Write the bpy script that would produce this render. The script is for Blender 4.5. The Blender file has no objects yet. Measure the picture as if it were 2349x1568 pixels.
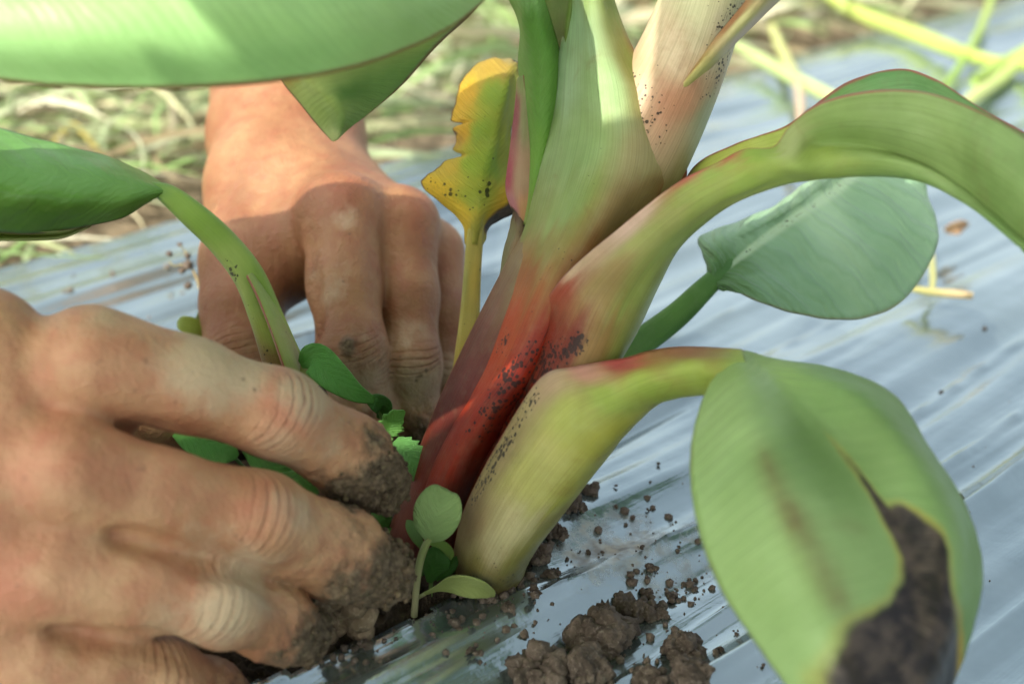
import bpy, bmesh, math, random
import numpy as np
from mathutils import Vector, Matrix

random.seed(7); RNG = np.random.default_rng(7)
SC = bpy.context.scene
COL = SC.collection

# ------------------------------------------------------------------ camera
CAM_H, PITCH, FPX, CX, CY = 0.194, math.radians(22), 3915.0, 1174.5, 784.0
SP, CP = math.sin(PITCH), math.cos(PITCH)
cam = bpy.data.cameras.new('camera'); cam_o = bpy.data.objects.new('camera', cam)
COL.objects.link(cam_o); SC.camera = cam_o
cam_o.location = (0, 0, CAM_H); cam_o.rotation_euler = (math.pi/2 - PITCH, 0, 0)
cam.lens = 60; cam.sensor_width = 36; cam.sensor_fit = 'HORIZONTAL'
cam.clip_start = 0.01; cam.clip_end = 500
cam.dof.use_dof = True; cam.dof.focus_distance = 0.384; cam.dof.aperture_fstop = 13.0

# ------------------------------------------------------------------ light
SUN_DIR = np.array([0.50, 0.60, -0.85]); SUN_DIR = SUN_DIR/np.linalg.norm(SUN_DIR)   # direction the light travels
world = bpy.data.worlds.new('World'); SC.world = world; world.use_nodes = True
wn = world.node_tree; wn.nodes.clear()
sky = wn.nodes.new('ShaderNodeTexSky'); sky.sky_type = 'NISHITA'; sky.sun_disc = False
sky.sun_elevation = math.asin(-SUN_DIR[2]); sky.sun_rotation = math.atan2(-SUN_DIR[0], -SUN_DIR[1])
sky.air_density = 1.0; sky.dust_density = 5.0; sky.ozone_density = 0.4
bg = wn.nodes.new('ShaderNodeBackground'); bg.inputs['Strength'].default_value = 0.15
wo = wn.nodes.new('ShaderNodeOutputWorld')
hz = wn.nodes.new('ShaderNodeHueSaturation'); hz.inputs['Saturation'].default_value = 0.5   # thin white tropical haze over the whole sky
wn.links.new(sky.outputs[0], hz.inputs['Color']); wn.links.new(hz.outputs[0], bg.inputs['Color']); wn.links.new(bg.outputs[0], wo.inputs['Surface'])
sun = bpy.data.lights.new('sun', 'SUN'); sun.energy = 2.4; sun.angle = math.radians(0.53); sun.color = (1.0, 0.95, 0.87)
sun_o = bpy.data.objects.new('sun', sun); COL.objects.link(sun_o); sun_o.location = (-1, -1, 2)
sun_o.rotation_euler = Vector(SUN_DIR).to_track_quat('-Z', 'Y').to_euler()
SC.view_settings.view_transform = 'Standard'; SC.view_settings.look = 'None'
SC.view_settings.exposure = 1.26; SC.view_settings.gamma = 1.0
SC.view_settings.use_curve_mapping = False

# ------------------------------------------------------------------ helpers: space
def P(x, y, d):
    """a point seen at picture position x,y (2349 wide) at distance d along the lens axis"""
    a = (x-CX)/FPX; b = (CY-y)/FPX
    return np.array([d*a, d*(CP + SP*b), CAM_H + d*(-SP + CP*b)])
def gd(y, z=0.0): return (CAM_H - z)/(SP - CP*(CY-y)/FPX)
def G(x, y, z=0.0): return P(x, y, gd(y, z))
def lin(h, k=1.0):
    c = [int(h[i:i+2], 16)/255 for i in (1, 3, 5)]
    return tuple(k*(v/12.92 if v <= .04045 else ((v+.055)/1.055)**2.4) for v in c)

def hash3(i, j, k, s):
    n = (i*374761393 + j*668265263 + k*2147483647 + s*1274126177) & 0xffffffff
    n = ((n ^ (n >> 13))*1274126177) & 0xffffffff
    n = ((n ^ (n >> 16))*2246822519) & 0xffffffff
    return ((n ^ (n >> 15)) & 0xffff)/65535.0
def vnoise(p, s=0):
    """value noise -1..1 on an (n,3) array"""
    p = np.asarray(p, float); f = np.floor(p); i = f.astype(np.int64); f = p-f; f = f*f*f*(f*(f*6-15)+10)
    r = 0
    for a in (0, 1):
        wa = f[:, 0] if a else 1-f[:, 0]
        for b in (0, 1):
            wb = f[:, 1] if b else 1-f[:, 1]
            for c in (0, 1):
                wc = f[:, 2] if c else 1-f[:, 2]
                r = r + wa*wb*wc*hash3(i[:, 0]+a, i[:, 1]+b, i[:, 2]+c, s)
    return r*2-1
def fbm(p, o=3, s=0):
    p = np.asarray(p, float); r = 0; a = 1.0; t = 0
    for k in range(o):
        r = r + a*vnoise(p*(2.03**k)+k*17.3, s+k); t += a; a *= .5
    return r/t
def crom(c, m):
    """Catmull-Rom along axis 0, m samples"""
    c = np.asarray(c, float); n = len(c)
    e = np.concatenate([[2*c[0]-c[1]], c, [2*c[-1]-c[-2]]])
    t = np.linspace(0, n-1, m); i = np.minimum(t.astype(int), n-2); f = (t-i).reshape((-1,)+(1,)*(c.ndim-1))
    p0, p1, p2, p3 = e[i], e[i+1], e[i+2], e[i+3]
    return .5*((2*p1)+(-p0+p2)*f+(2*p0-5*p1+4*p2-p3)*f**2+(-p0+3*p1-3*p2+p3)*f**3)
def sst(a, b, x):
    t = np.clip((x-a)/(b-a), 0, 1); return t*t*(3-2*t)
def unit(v): 
    v = np.asarray(v, float); return v/(np.linalg.norm(v, axis=-1, keepdims=True)+1e-12)

# ------------------------------------------------------------------ helpers: objects
WORLD_ORIGIN = {}
def link(o, origin, parent=None):
    COL.objects.link(o); WORLD_ORIGIN[o.name] = np.array(origin, float)
    if parent is not None:
        o.parent = parent; o.location = tuple(np.array(origin)-WORLD_ORIGIN[parent.name])
    else: o.location = tuple(origin)
    return o
def thing(name, label, cat, loc, group=None):
    o = bpy.data.objects.new(name, None); o.empty_display_size = .01
    link(o, loc); tag(o, label, cat, group); return o
def tag(o, label=None, cat=None, group=None, kind=None):
    if label: o['label'] = label
    if cat: o['category'] = cat
    if group: o['group'] = group
    if kind: o['kind'] = kind
    return o
def mesh_obj(name, V, F, mat, parent=None, uv=None, attrs=None, cols=None, smooth=True, thick=0, origin=None, matidx=None):
    V = np.asarray(V, float); F = np.asarray(F, np.int64)
    if origin is None: origin = np.array([V[:, 0].mean(), V[:, 1].mean(), V[:, 2].min()])
    me = bpy.data.meshes.new(name); k = F.shape[1]
    me.vertices.add(len(V)); me.vertices.foreach_set('co', (V-origin).astype(np.float32).ravel())
    me.loops.add(F.size); me.loops.foreach_set('vertex_index', F.astype(np.int32).ravel())
    me.polygons.add(len(F)); me.polygons.foreach_set('loop_start', np.arange(0, F.size, k, dtype=np.int32))
    me.polygons.foreach_set('use_smooth', np.full(len(F), smooth))
    me.update(calc_edges=True)
    if uv is not None:
        l = me.uv_layers.new(name='UVMap'); l.data.foreach_set('uv', np.asarray(uv, np.float32)[F.ravel()].ravel())
    for nme, a in (attrs or {}).items():
        t = me.attributes.new(nme, 'FLOAT', 'POINT'); t.data.foreach_set('value', np.asarray(a, np.float32))
    if cols is not None:
        t = me.attributes.new('Col', 'FLOAT_COLOR', 'POINT')
        c = np.ones((len(V), 4), np.float32); c[:, :3] = cols; t.data.foreach_set('color', c.ravel())
    me.materials.append(mat)
    o = bpy.data.objects.new(name, me); link(o, origin, parent)
    if thick:
        s = o.modifiers.new('thickness', 'SOLIDIFY'); s.thickness = thick; s.offset = 0
    return o
def grid_faces(nu, nv, closed=False):
    i = np.arange(nu-1)[:, None]; j = np.arange(nv if closed else nv-1)[None, :]; j2 = (j+1) % nv
    return np.stack([i*nv+j, i*nv+j2, (i+1)*nv+j2, (i+1)*nv+j], -1).reshape(-1, 4)
def grid_normals(g):
    du = np.gradient(g, axis=0); dv = np.gradient(g, axis=1); return unit(np.cross(du, dv))
def paint_uv(U, Vv, paint, au=1.0, av=0.35, p=1.9):
    """colours set at points u,v of a surface and blended between them"""
    w = 0; c = 0
    q = np.stack([U*4, Vv*26, 0*U+7], -1).reshape(-1, 3); U = U+.03*fbm(q, 3, 77).reshape(U.shape)     # colours run out in fibres
    Vv = Vv+.03*fbm(q[:, [0, 1, 2]]*[2.5, .25, 1], 2, 78).reshape(U.shape)
    for (u, v, col) in paint:
        q = 1/(((U-u)*au)**2+((Vv-v)*av)**2+2e-4)**p
        w = w+q; c = c+q[..., None]*np.array(lin(col) if isinstance(col, str) else col)
    return c/w[..., None]
def blobs(U, Vv, lst):
    """soft masks: (u, v, radius u, radius v, strength)"""
    r = np.ones_like(U); m = np.zeros_like(U)
    for (u, v, ru, rv, s) in lst:
        e = s*np.exp(-((U-u)/ru)**2-((Vv-v)/rv)**2); r = r*(1-np.clip(e, 0, .97)*.8); m = np.maximum(m, e)
    return np.maximum(1-r, m*.8)*1.05
def sheet(name, rows, mat, parent, nu=60, nv=17, thick=.0006, paint=None, spots=None, dry=None, pleat=(0, 0, 0), rough=0.0, world=False, seed=0, au=1.0, av=.35, fray=None, rust=None):
    R = np.array([[p if world else P(*p) for p in r] for r in rows], float)
    g = crom(R, nu); g = np.swapaxes(crom(np.swapaxes(g, 0, 1), nv), 0, 1)
    U, Vv = np.meshgrid(np.linspace(0, 1, nu), np.linspace(0, 1, nv), indexing='ij')
    if fray: g = fray(g, U, Vv)
    N = grid_normals(g)
    amp, fr, sl = pleat
    if amp: g = g + N*(amp*np.sin(2*np.pi*(U*fr - np.abs(Vv-.5)*sl))*np.clip(np.abs(Vv-.5)*4, 0, 1)*(1-np.abs(Vv-.5)*1.2))[..., None]
    if rough: g = g + N*(rough*fbm(np.stack([U*9, Vv*4, 0*U+seed], -1).reshape(-1, 3), 3, seed).reshape(U.shape))[..., None]
    at = {'spot': blobs(U, Vv, spots).ravel() if spots else np.zeros(U.size),
          'dry': blobs(U, Vv, dry).ravel() if dry else np.zeros(U.size), 'rust': blobs(U, Vv, rust).ravel() if rust else np.zeros(U.size)}
    cols = paint_uv(U, Vv, paint, au, av).reshape(-1, 3) if paint else None
    return mesh_obj(name, g.reshape(-1, 3), grid_faces(nu, nv), mat, parent, np.stack([U, Vv], -1).reshape(-1, 2), at, cols, thick=thick)
def tube(name, path, mat, parent, nu=40, nv=16, flat=1.0, paint=None, spots=None, cap=True, world=False, groove=0.0, dry=None, rough=0.0):
    """a tapering stalk: path of (x, y, d, half width in picture px) or world points with radius in m"""
    C = np.array([(p[:3] if world else P(*p[:3])) for p in path], float)
    r = np.array([[p[3] if world else p[3]*p[2]/FPX] for p in path])
    g = crom(np.concatenate([C, r], 1), nu); c = g[:, :3]; r = np.maximum(g[:, 3], 1e-5)
    T = unit(np.gradient(c, axis=0)); view = unit(c-np.array([0, 0, CAM_H])) if not world else np.tile([[0.3, .9, .1]], (nu, 1))
    S = unit(np.cross(T, view)); N = unit(np.cross(S, T))
    a = np.linspace(0, 2*np.pi, nv, endpoint=False)
    rr = 1 - groove*np.exp(-((a-np.pi*.5)/.5)**2)
    pts = c[:, None]+r[:, None, None]*(np.cos(a)[None, :, None]*S[:, None]-flat*(rr*np.sin(a))[None, :, None]*N[:, None])
    U, Vv = np.meshgrid(np.linspace(0, 1, nu), a/(2*np.pi), indexing='ij')
    if rough: pts = pts + (pts-c[:, None])*(rough*fbm(np.stack([U*12, np.cos(a)[None]+0*U, np.sin(a)[None]+0*U], -1).reshape(-1, 3), 3).reshape(U.shape))[..., None]
    V = pts.reshape(-1, 3); F = grid_faces(nu, nv, True)
    at = {'spot': blobs(U, Vv, spots).ravel() if spots else np.zeros(U.size), 'dry': blobs(U, Vv, dry).ravel() if dry else np.zeros(U.size)}
    cols = paint_uv(U, Vv, paint).reshape(-1, 3) if paint else None
    uv = np.stack([U, Vv], -1).reshape(-1, 2)
    if cap:
        for e in (0, nu-1):
            V = np.concatenate([V, c[e:e+1]]); k = len(V)-1
            ring = e*nv+np.arange(nv)
            F = np.concatenate([F, np.stack([ring, np.roll(ring, -1), np.full(nv, k), np.full(nv, k)], 1)[:, :4]])
            uv = np.concatenate([uv, [[e/(nu-1), .5]]])
            for q in at: at[q] = np.append(at[q], 0)
            if cols is not None: cols = np.concatenate([cols, cols[e*nv:e*nv+1]])
        tri = F[:, 2] == F[:, 3]
        # caps become degenerate-free quads by pairing triangles
        Q = F[~tri]; Tt = F[tri]
        Tt = np.stack([Tt[0::2, 0], Tt[0::2, 1], Tt[1::2, 1], Tt[0::2, 2]], 1)
        F = np.concatenate([Q, Tt])
    return mesh_obj(name, V, F, mat, parent, uv, at, cols)
def leafpx(name, path, widths, mat, parent, nu=28, nv=9, cup=.25, tilt=0.0, thick=.0004, teeth=0, paint=None, tone=None):
    """small leaf: midrib through picture points with depth; widths in px per point; cup lifts both halves, tilt leans one half towards the lens"""
    c = crom(np.array([P(*p) for p in path]), nu); w = crom(np.array([[q*p[2]/FPX] for p, q in zip(path, widths)]), nu)[:, 0]
    w = np.maximum(w, 2e-5)
    T = unit(np.gradient(c, axis=0)); view = unit(c-np.array([0, 0, CAM_H]))
    S = unit(np.cross(T, view)); N = -unit(np.cross(S, T))
    S2 = S*math.cos(tilt)+N*math.sin(tilt); N2 = N*math.cos(tilt)-S*math.sin(tilt)
    v = np.linspace(-1, 1, nv)
    if teeth:
        tt = np.linspace(0, 1, nu)*teeth; w = w*(1+.42*((tt % 1)-.5)*np.sin(np.linspace(0, np.pi, nu)))
    g = c[:, None]+w[:, None, None]*(v[None, :, None]*S2[:, None]+cup*(v**2)[None, :, None]*N2[:, None])
    U, Vv = np.meshgrid(np.linspace(0, 1, nu), (v+1)/2, indexing='ij')
    at = {'spot': np.zeros(U.size), 'dry': np.zeros(U.size)}
    cols = np.tile(np.array(lin(tone)), (U.size, 1)) if tone else paint_uv(U, Vv, paint).reshape(-1, 3)
    return mesh_obj(name, g.reshape(-1, 3), grid_faces(nu, nv), mat, parent, np.stack([U, Vv], -1).reshape(-1, 2), at, cols, thick=thick)

# ------------------------------------------------------------------ helpers: materials
def mat_new(name):
    m = bpy.data.materials.new(name); m.use_nodes = True; m.node_tree.nodes.clear(); return m, m.node_tree
def N_(nt, typ, ins=None, **at):
    n = nt.nodes.new('ShaderNode'+typ)
    for k, v in at.items(): setattr(n, k, v)
    for k, v in (ins or {}).items():
        s = n.inputs[k]
        if isinstance(v, bpy.types.NodeSocket): nt.links.new(v, s)
        else: s.default_value = v
    return n
def c4(c): return (*c, 1.0) if len(c) == 3 else c
def mixc(nt, f, a, b, blend='MIX'):
    n = nt.nodes.new('ShaderNodeMix'); n.data_type = 'RGBA'; n.blend_type = blend
    for s, v in ((n.inputs[0], f), (n.inputs[6], a), (n.inputs[7], b)):
        if isinstance(v, bpy.types.NodeSocket): nt.links.new(v, s)
        else: s.default_value = c4(v) if isinstance(v, tuple) else v
    return n.outputs[2]
def mth(nt, op, a, b=None, c=None):
    n = nt.nodes.new('ShaderNodeMath'); n.operation = op
    for s, v in zip(n.inputs, (a, b, c)):
        if v is None: continue
        if isinstance(v, bpy.types.NodeSocket): nt.links.new(v, s)
        else: s.default_value = v
    return n.outputs[0]
def rng(nt, v, a, b, c=0.0, d=1.0, smooth=True):
    n = N_(nt, 'MapRange', {'Value': v, 'From Min': a, 'From Max': b, 'To Min': c, 'To Max': d})
    n.interpolation_type = 'SMOOTHSTEP' if smooth else 'LINEAR'; return n.outputs[0]
def noise(nt, vec, scale, detail=3.0, rough=.55, dist=0.0):
    return N_(nt, 'TexNoise', {'Vector': vec, 'Scale': scale, 'Detail': detail, 'Roughness': rough, 'Distortion': dist}).outputs[0]
def scalev(nt, vec, s):
    n = N_(nt, 'Mapping', {'Vector': vec}); n.inputs['Scale'].default_value = s; return n.outputs[0]
def attr(nt, name):
    n = nt.nodes.new('ShaderNodeAttribute'); n.attribute_name = name; return n
def bump(nt, h, dist, strength=1.0, normal=None):
    n = N_(nt, 'Bump', {'Height': h, 'Distance': dist, 'Strength': strength})
    if normal is not None: nt.links.new(normal, n.inputs['Normal'])
    return n.outputs[0]
def out(nt, sh): 
    o = nt.nodes.new('ShaderNodeOutputMaterial'); nt.links.new(sh, o.inputs['Surface'])

def plant_mat(name, veins=(60.0, 12.0), vein_k=.12, trans=.3, rough=.45, rim=None, rimw=.03, dryc=('#1c1815', '#4c4238'), halo=None, stripes=0.0, fine=.12, waxy=0.0, bumpd=.0004, mid=None, spotscale=900.0, blotch=0.0):
    """leaf tissue: colour painted on the mesh, side veins, fibre stripes, rim, mould specks, dead patches"""
    m, nt = mat_new(name); L = nt.links
    tc = nt.nodes.new('ShaderNodeTexCoord'); uv = tc.outputs['UV']; ob = tc.outputs['Object']
    sx = N_(nt, 'SeparateXYZ', {'Vector': uv}); u, v = sx.outputs[0], sx.outputs[1]
    av = mth(nt, 'ABSOLUTE', mth(nt, 'SUBTRACT', v, .5))
    col = attr(nt, 'Col').outputs['Color']
    n1 = noise(nt, ob, 90, 4); n2 = noise(nt, scalev(nt, uv, (5, 60, 1)), 3.0, 4, .6)
    col = mixc(nt, rng(nt, n1, .3, .7, 0, fine*2.2), col, mixc(nt, 1.0, col, (.55, .6, .45), 'MULTIPLY'))
    col = mixc(nt, rng(nt, noise(nt, ob, 330, 3), .45, .75, 0, fine*.8), col, mixc(nt, .3, col, (.62, .66, .40)))
    if blotch: col = mixc(nt, rng(nt, noise(nt, scalev(nt, ob, (1, 1, .6)), 75, 5, .7, .6), .50, .74, 0, blotch), col, mixc(nt, .45, mixc(nt, 1.0, col, (.8, .58, .5), 'MULTIPLY'), lin('#7a5238')))
    h = None
    if stripes:
        st = noise(nt, scalev(nt, uv, (1.2, 80, 1)), 2.0, 5, .7)
        col = mixc(nt, rng(nt, st, .38, .66, 0, stripes), col, mixc(nt, 1.0, col, (.52, .50, .42), 'MULTIPLY'))
        h = st
    if vein_k:
        ph = mth(nt, 'ADD', mth(nt, 'MULTIPLY', u, veins[0]), mth(nt, 'MULTIPLY', av, -veins[1]))
        ph = mth(nt, 'ADD', ph, mth(nt, 'MULTIPLY', noise(nt, scalev(nt, uv, (6, 2, 1)), 2.0), .9))
        w = mth(nt, 'SINE', mth(nt, 'MULTIPLY', ph, 6.283))
        w2 = mth(nt, 'SINE', mth(nt, 'MULTIPLY', ph, 6.283*3.1))
        ww = mth(nt, 'ADD', mth(nt, 'MULTIPLY', w, .6), mth(nt, 'MULTIPLY', w2, .4))
        col = mixc(nt, rng(nt, ww, -.2, 1, 0, vein_k), col, mixc(nt, 1.0, col, (.62, .72, .6), 'MULTIPLY'))
        h = ww if h is None else h
    if mid:
        col = mixc(nt, rng(nt, av, .012, .05, .7, 0), col, lin(mid))
    if rim:
        col = mixc(nt, rng(nt, mth(nt, 'ADD', av, mth(nt, 'MULTIPLY', mth(nt, 'SUBTRACT', n1, .5), .02)), .5-rimw*1.5, .5-rimw*.4), col, lin(rim))
    rs = attr(nt, 'rust').outputs['Fac']; col = mixc(nt, mth(nt, 'MULTIPLY', rs, rng(nt, n1, .3, .7, .4, .9)), col, lin('#7a5038'))
    d = attr(nt, 'dry').outputs['Fac']
    dn = mth(nt, 'ADD', d, mth(nt, 'MULTIPLY', mth(nt, 'SUBTRACT', noise(nt, ob, 75, 5, .6), .5), .42))
    if halo: col = mixc(nt, mth(nt, 'MULTIPLY', rng(nt, dn, .26, .46), rng(nt, noise(nt, ob, 40, 2), .38, .60, .25, .9)), col, lin(halo))
    dm = rng(nt, dn, .37, .60)
    dcol = mixc(nt, rng(nt, noise(nt, ob, 260, 5), .35, .7), lin(dryc[0]), lin(dryc[1]))
    col = mixc(nt, dm, col, dcol)
    s = attr(nt, 'spot').outputs['Fac']
    vo = N_(nt, 'TexVoronoi', {'Vector': ob, 'Scale': spotscale, 'Randomness': 1.0}).outputs[0]
    vth = mth(nt, 'ADD', vo, mth(nt, 'MULTIPLY', noise(nt, ob, spotscale*.3, 4, .7), 1.15))
    sm = mth(nt, 'LESS_THAN', vth, mth(nt, 'ADD', .40, mth(nt, 'MULTIPLY', s, .78)))
    sm = mth(nt, 'MULTIPLY', sm, rng(nt, s, .06, .16))
    s2 = rng(nt, mth(nt, 'ADD', noise(nt, scalev(nt, uv, (14, 70, 1)), 2.0, 5, .75), mth(nt, 'MULTIPLY', s, .22)), .70, .76)
    s2 = mth(nt, 'MULTIPLY', s2, rng(nt, s, .25, .5, 0, .9))
    col = mixc(nt, mth(nt, 'MULTIPLY', mth(nt, 'MAXIMUM', sm, s2), .88), col, lin('#1e1614'))
    bn = bump(nt, noise(nt, ob, 700, 3), .0001, .35)
    if h is not None: bn = bump(nt, h, bumpd, .6, bn)
    bs = N_(nt, 'BsdfPrincipled', {'Base Color': col, 'Roughness': rng(nt, n1, .3, .7, rough-.07, rough+.1), 'Normal': bn, 'Specular IOR Level': .32})
    sh = bs.outputs[0]
    if waxy: bs.inputs['Sheen Weight'].default_value = waxy; bs.inputs['Sheen Roughness'].default_value = .5
    if trans:
        tcol = mixc(nt, 1.0, mixc(nt, .22, col, (.6, .78, .22)), (1.0, 1.0, .62), 'MULTIPLY')
        tr = N_(nt, 'BsdfTranslucent', {'Color': tcol, 'Normal': bn})
        mx = nt.nodes.new('ShaderNodeMixShader'); L.new(mth(nt, 'MULTIPLY', mth(nt, 'SUBTRACT', 1.0, dm), trans), mx.inputs[0])
        L.new(sh, mx.inputs[1]); L.new(tr.outputs[0], mx.inputs[2]); sh = mx.outputs[0]
    out(nt, sh); return m

def soil_mat(name, base='#6b5d4c', dark='#3d342a', light='#8d7c68', sc=1.0):
    m, nt = mat_new(name); ob = nt.nodes.new('ShaderNodeTexCoord').outputs['Object']
    n1 = noise(nt, ob, 120*sc, 5, .6); n2 = noise(nt, ob, 900*sc, 4, .65)
    col = mixc(nt, rng(nt, n1, .35, .65), lin(dark), lin(base))
    col = mixc(nt, rng(nt, n2, .52, .72, 0, .7), col, lin(light))
    col = mixc(nt, rng(nt, n2, .25, .42, .6, 0), col, lin(dark))
    bn = bump(nt, n2, .0009, .9); bn = bump(nt, n1, .002, .6, bn)
    bs = N_(nt, 'BsdfPrincipled', {'Base Color': col, 'Roughness': .92, 'Normal': bn, 'Specular IOR Level': .25})
    out(nt, bs.outputs[0]); return m

def skin_mat(name):
    m, nt = mat_new(name); ob = nt.nodes.new('ShaderNodeTexCoord').outputs['Object']
    base = mixc(nt, rng(nt, noise(nt, ob, 55, 3), .3, .7), lin('#9a7150'), lin('#bc9570'))
    base = mixc(nt, rng(nt, noise(nt, ob, 210, 4), .35, .72, 0, .5), base, lin('#a0624a'))
    red = attr(nt, 'red').outputs['Fac']
    base = mixc(nt, mth(nt, 'MULTIPLY', red, rng(nt, noise(nt, ob, 160, 3), .25, .7, .3, .8)), base, lin('#bd705a'))
    tan = attr(nt, 'tan').outputs['Fac']
    base = mixc(nt, tan, base, mixc(nt, 1.0, base, (.66, .58, .48), 'MULTIPLY'))
    # skin lattice and hair-fine lines
    vo = N_(nt, 'TexVoronoi', {'Vector': scalev(nt, ob, (1, 1, 1)), 'Scale': 950.0}, feature='DISTANCE_TO_EDGE').outputs[0]
    cr = attr(nt, 'cra').outputs['Fac']; cm = attr(nt, 'crm').outputs['Fac']
    wob = mth(nt, 'MULTIPLY', mth(nt, 'SUBTRACT', noise(nt, ob, 260, 3), .5), 3.2)
    wave = mth(nt, 'SINE', mth(nt, 'ADD', mth(nt, 'MULTIPLY', cr, 3.3), wob))
    groove = mth(nt, 'MULTIPLY', rng(nt, wave, .35, 1.0), cm)
    base = mixc(nt, mth(nt, 'MULTIPLY', groove, .55), base, lin('#8a4f38'))
    dust = attr(nt, 'dust').outputs['Fac']
    dn = mth(nt, 'ADD', mth(nt, 'MULTIPLY', dust, 1.0), mth(nt, 'MULTIPLY', mth(nt, 'SUBTRACT', noise(nt, ob, 130, 6, .7), .5), .9))
    dm = rng(nt, dn, .32, .85, 0, .85)
    dm = mth(nt, 'MULTIPLY', dm, rng(nt, groove, 0, 1, 1, .45))
    base = mixc(nt, dm, base, lin('#b3a184'))
    # scratches and specks
    sp = noise(nt, ob, 420, 2, .4)
    base = mixc(nt, mth(nt, 'MULTIPLY', rng(nt, sp, .71, .75), mth(nt, 'ADD', .15, mth(nt, 'MULTIPLY', dust, .8))), base, lin('#5a4a38'))
    mud = attr(nt, 'mud').outputs['Fac']
    mn = mth(nt, 'ADD', mud, mth(nt, 'MULTIPLY', mth(nt, 'SUBTRACT', noise(nt, ob, 330, 6, .7), .5), .8))
    mm = rng(nt, mn, .30, .72)
    mcol = mixc(nt, rng(nt, noise(nt, ob, 800, 5, .65), .35, .68), lin('#4f4130'), lin('#84725a'))
    base = mixc(nt, mm, base, mcol)
    h1 = bump(nt, vo, .0004, .5)
    h1 = bump(nt, mth(nt, 'SUBTRACT', 1.0, groove), .0007, .9, h1)
    h1 = bump(nt, noise(nt, ob, 520, 5, .65), .0009, .55, h1); h1 = bump(nt, noise(nt, ob, 170, 3, .5, 1.2), .0012, .35, h1)
    h1 = bump(nt, mth(nt, 'MULTIPLY', mm, noise(nt, ob, 620, 5, .7)), .0012, .9, h1)
    ro = mth(nt, 'ADD', .48, mth(nt, 'MULTIPLY', mth(nt, 'MAXIMUM', mm, dm), .38))
    bs = N_(nt, 'BsdfPrincipled', {'Base Color': base, 'Roughness': ro, 'Normal': h1, 'Specular IOR Level': .38,
        'Subsurface Weight': mth(nt, 'MULTIPLY', mth(nt, 'SUBTRACT', 1.0, mm), .08), 'Subsurface Radius': (1.0, .35, .2), 'Subsurface Scale': .0025})
    out(nt, bs.outputs[0]); return m

def film_mat():
    m, nt = mat_new('silver_film'); ob = nt.nodes.new('ShaderNodeTexCoord').outputs['Object']
    rot = N_(nt, 'Mapping', {'Vector': ob}); rot.inputs['Rotation'].default_value = (0, 0, -math.radians(46)); sv = rot.outputs[0]
    st = noise(nt, scalev(nt, sv, (4, 130, 1)), 1.0, 5, .6)
    st2 = noise(nt, scalev(nt, sv, (14, 420, 1)), 1.0, 4, .6)
    col = mixc(nt, rng(nt, noise(nt, ob, 14, 3), .3, .7), lin('#98aaa8'), lin('#aebeba'))
    col = mixc(nt, rng(nt, st2, .45, .75, 0, .08), col, lin('#82928e'))
    dirt = attr(nt, 'dirt').outputs['Fac']
    dn = mth(nt, 'ADD', dirt, mth(nt, 'MULTIPLY', mth(nt, 'SUBTRACT', noise(nt, ob, 95, 7, .72), .5), 1.5))
    dm = rng(nt, dn, .62, 1.15, 0, .8)
    col = mixc(nt, dm, col, mixc(nt, rng(nt, noise(nt, ob, 300, 4), .4, .65), lin('#776a56'), lin('#b0a282')))
    bn = bump(nt, st, .0009, .4); bn = bump(nt, st2, .00016, .4, bn); bn = bump(nt, noise(nt, ob, 120, 4), .0006, .3, bn)
    bs = N_(nt, 'BsdfPrincipled', {'Base Color': col, 'Metallic': mth(nt, 'MULTIPLY', mth(nt, 'SUBTRACT', 1.0, dm), .88),
        'Roughness': mth(nt, 'ADD', rng(nt, noise(nt, ob, 40, 3), .3, .7, .11, .2), mth(nt, 'MULTIPLY', dm, .5)), 'Normal': bn})
    out(nt, bs.outputs[0]); return m

def flat_attr_mat(name, rough=.7, trans=.2):
    m, nt = mat_new(name); ob = nt.nodes.new('ShaderNodeTexCoord').outputs['Object']
    col = attr(nt, 'Col').outputs['Color']
    col = mixc(nt, rng(nt, noise(nt, ob, 120, 4), .35, .7, 0, .5), col, mixc(nt, 1.0, col, (.6, .58, .5), 'MULTIPLY'))
    bs = N_(nt, 'BsdfPrincipled', {'Base Color': col, 'Roughness': rough, 'Specular IOR Level': .3})
    sh = bs.outputs[0]
    if trans:
        tr = N_(nt, 'BsdfTranslucent', {'Color': col}); mx = nt.nodes.new('ShaderNodeMixShader'); mx.inputs[0].default_value = trans
        nt.links.new(sh, mx.inputs[1]); nt.links.new(tr.outputs[0], mx.inputs[2]); sh = mx.outputs[0]
    out(nt, sh); return m

M_SOIL = soil_mat('damp_soil', '#4c4031', '#2a231b', '#6c5d4a')
M_CLOD = soil_mat('clod_soil', '#75685a', '#4e443a', '#958a7c')
M_MUD = soil_mat('finger_mud', '#6f6049', '#4c4032', '#8f7e64')
M_STONE = soil_mat('pale_clod', '#9c8a70', '#77664f', '#b3a288')
M_GROUND = soil_mat('dry_ground', '#9a8a70', '#6a5c48', '#b8a888', .5)
M_FILM = film_mat(); M_SKIN = skin_mat('skin')
M_BLADE = plant_mat('banana_blade', (34, 9), .06, .30, .42, bumpd=.00012, rim='#8fa064', rimw=.006, halo='#c9a72c')
M_BLADE_NEAR = plant_mat('banana_blade_broad', (26, 5), .08, .34, .42, bumpd=.00012, rim='#8d6b4a', rimw=.02)
M_WAXY = plant_mat('banana_blade_waxy', (11, 3.2), .34, .20, .5, rim='#8a9a74', rimw=.006, waxy=.15, bumpd=.0004, mid='#b4cfa6')
M_SHEATH = plant_mat('leaf_sheath', (1, 1), 0, .06, .36, stripes=.42, fine=.2, rim='#98604a', rimw=.006, blotch=.5, bumpd=.0003)
M_BLADE_DARK = plant_mat('banana_blade_dark', (7, 3), .10, .22, .42, bumpd=.0001, rim='#7d6a44', rimw=.006)
M_STALK = plant_mat('petiole', (1, 1), 0, .10, .4, stripes=.3, fine=.15)
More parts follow.
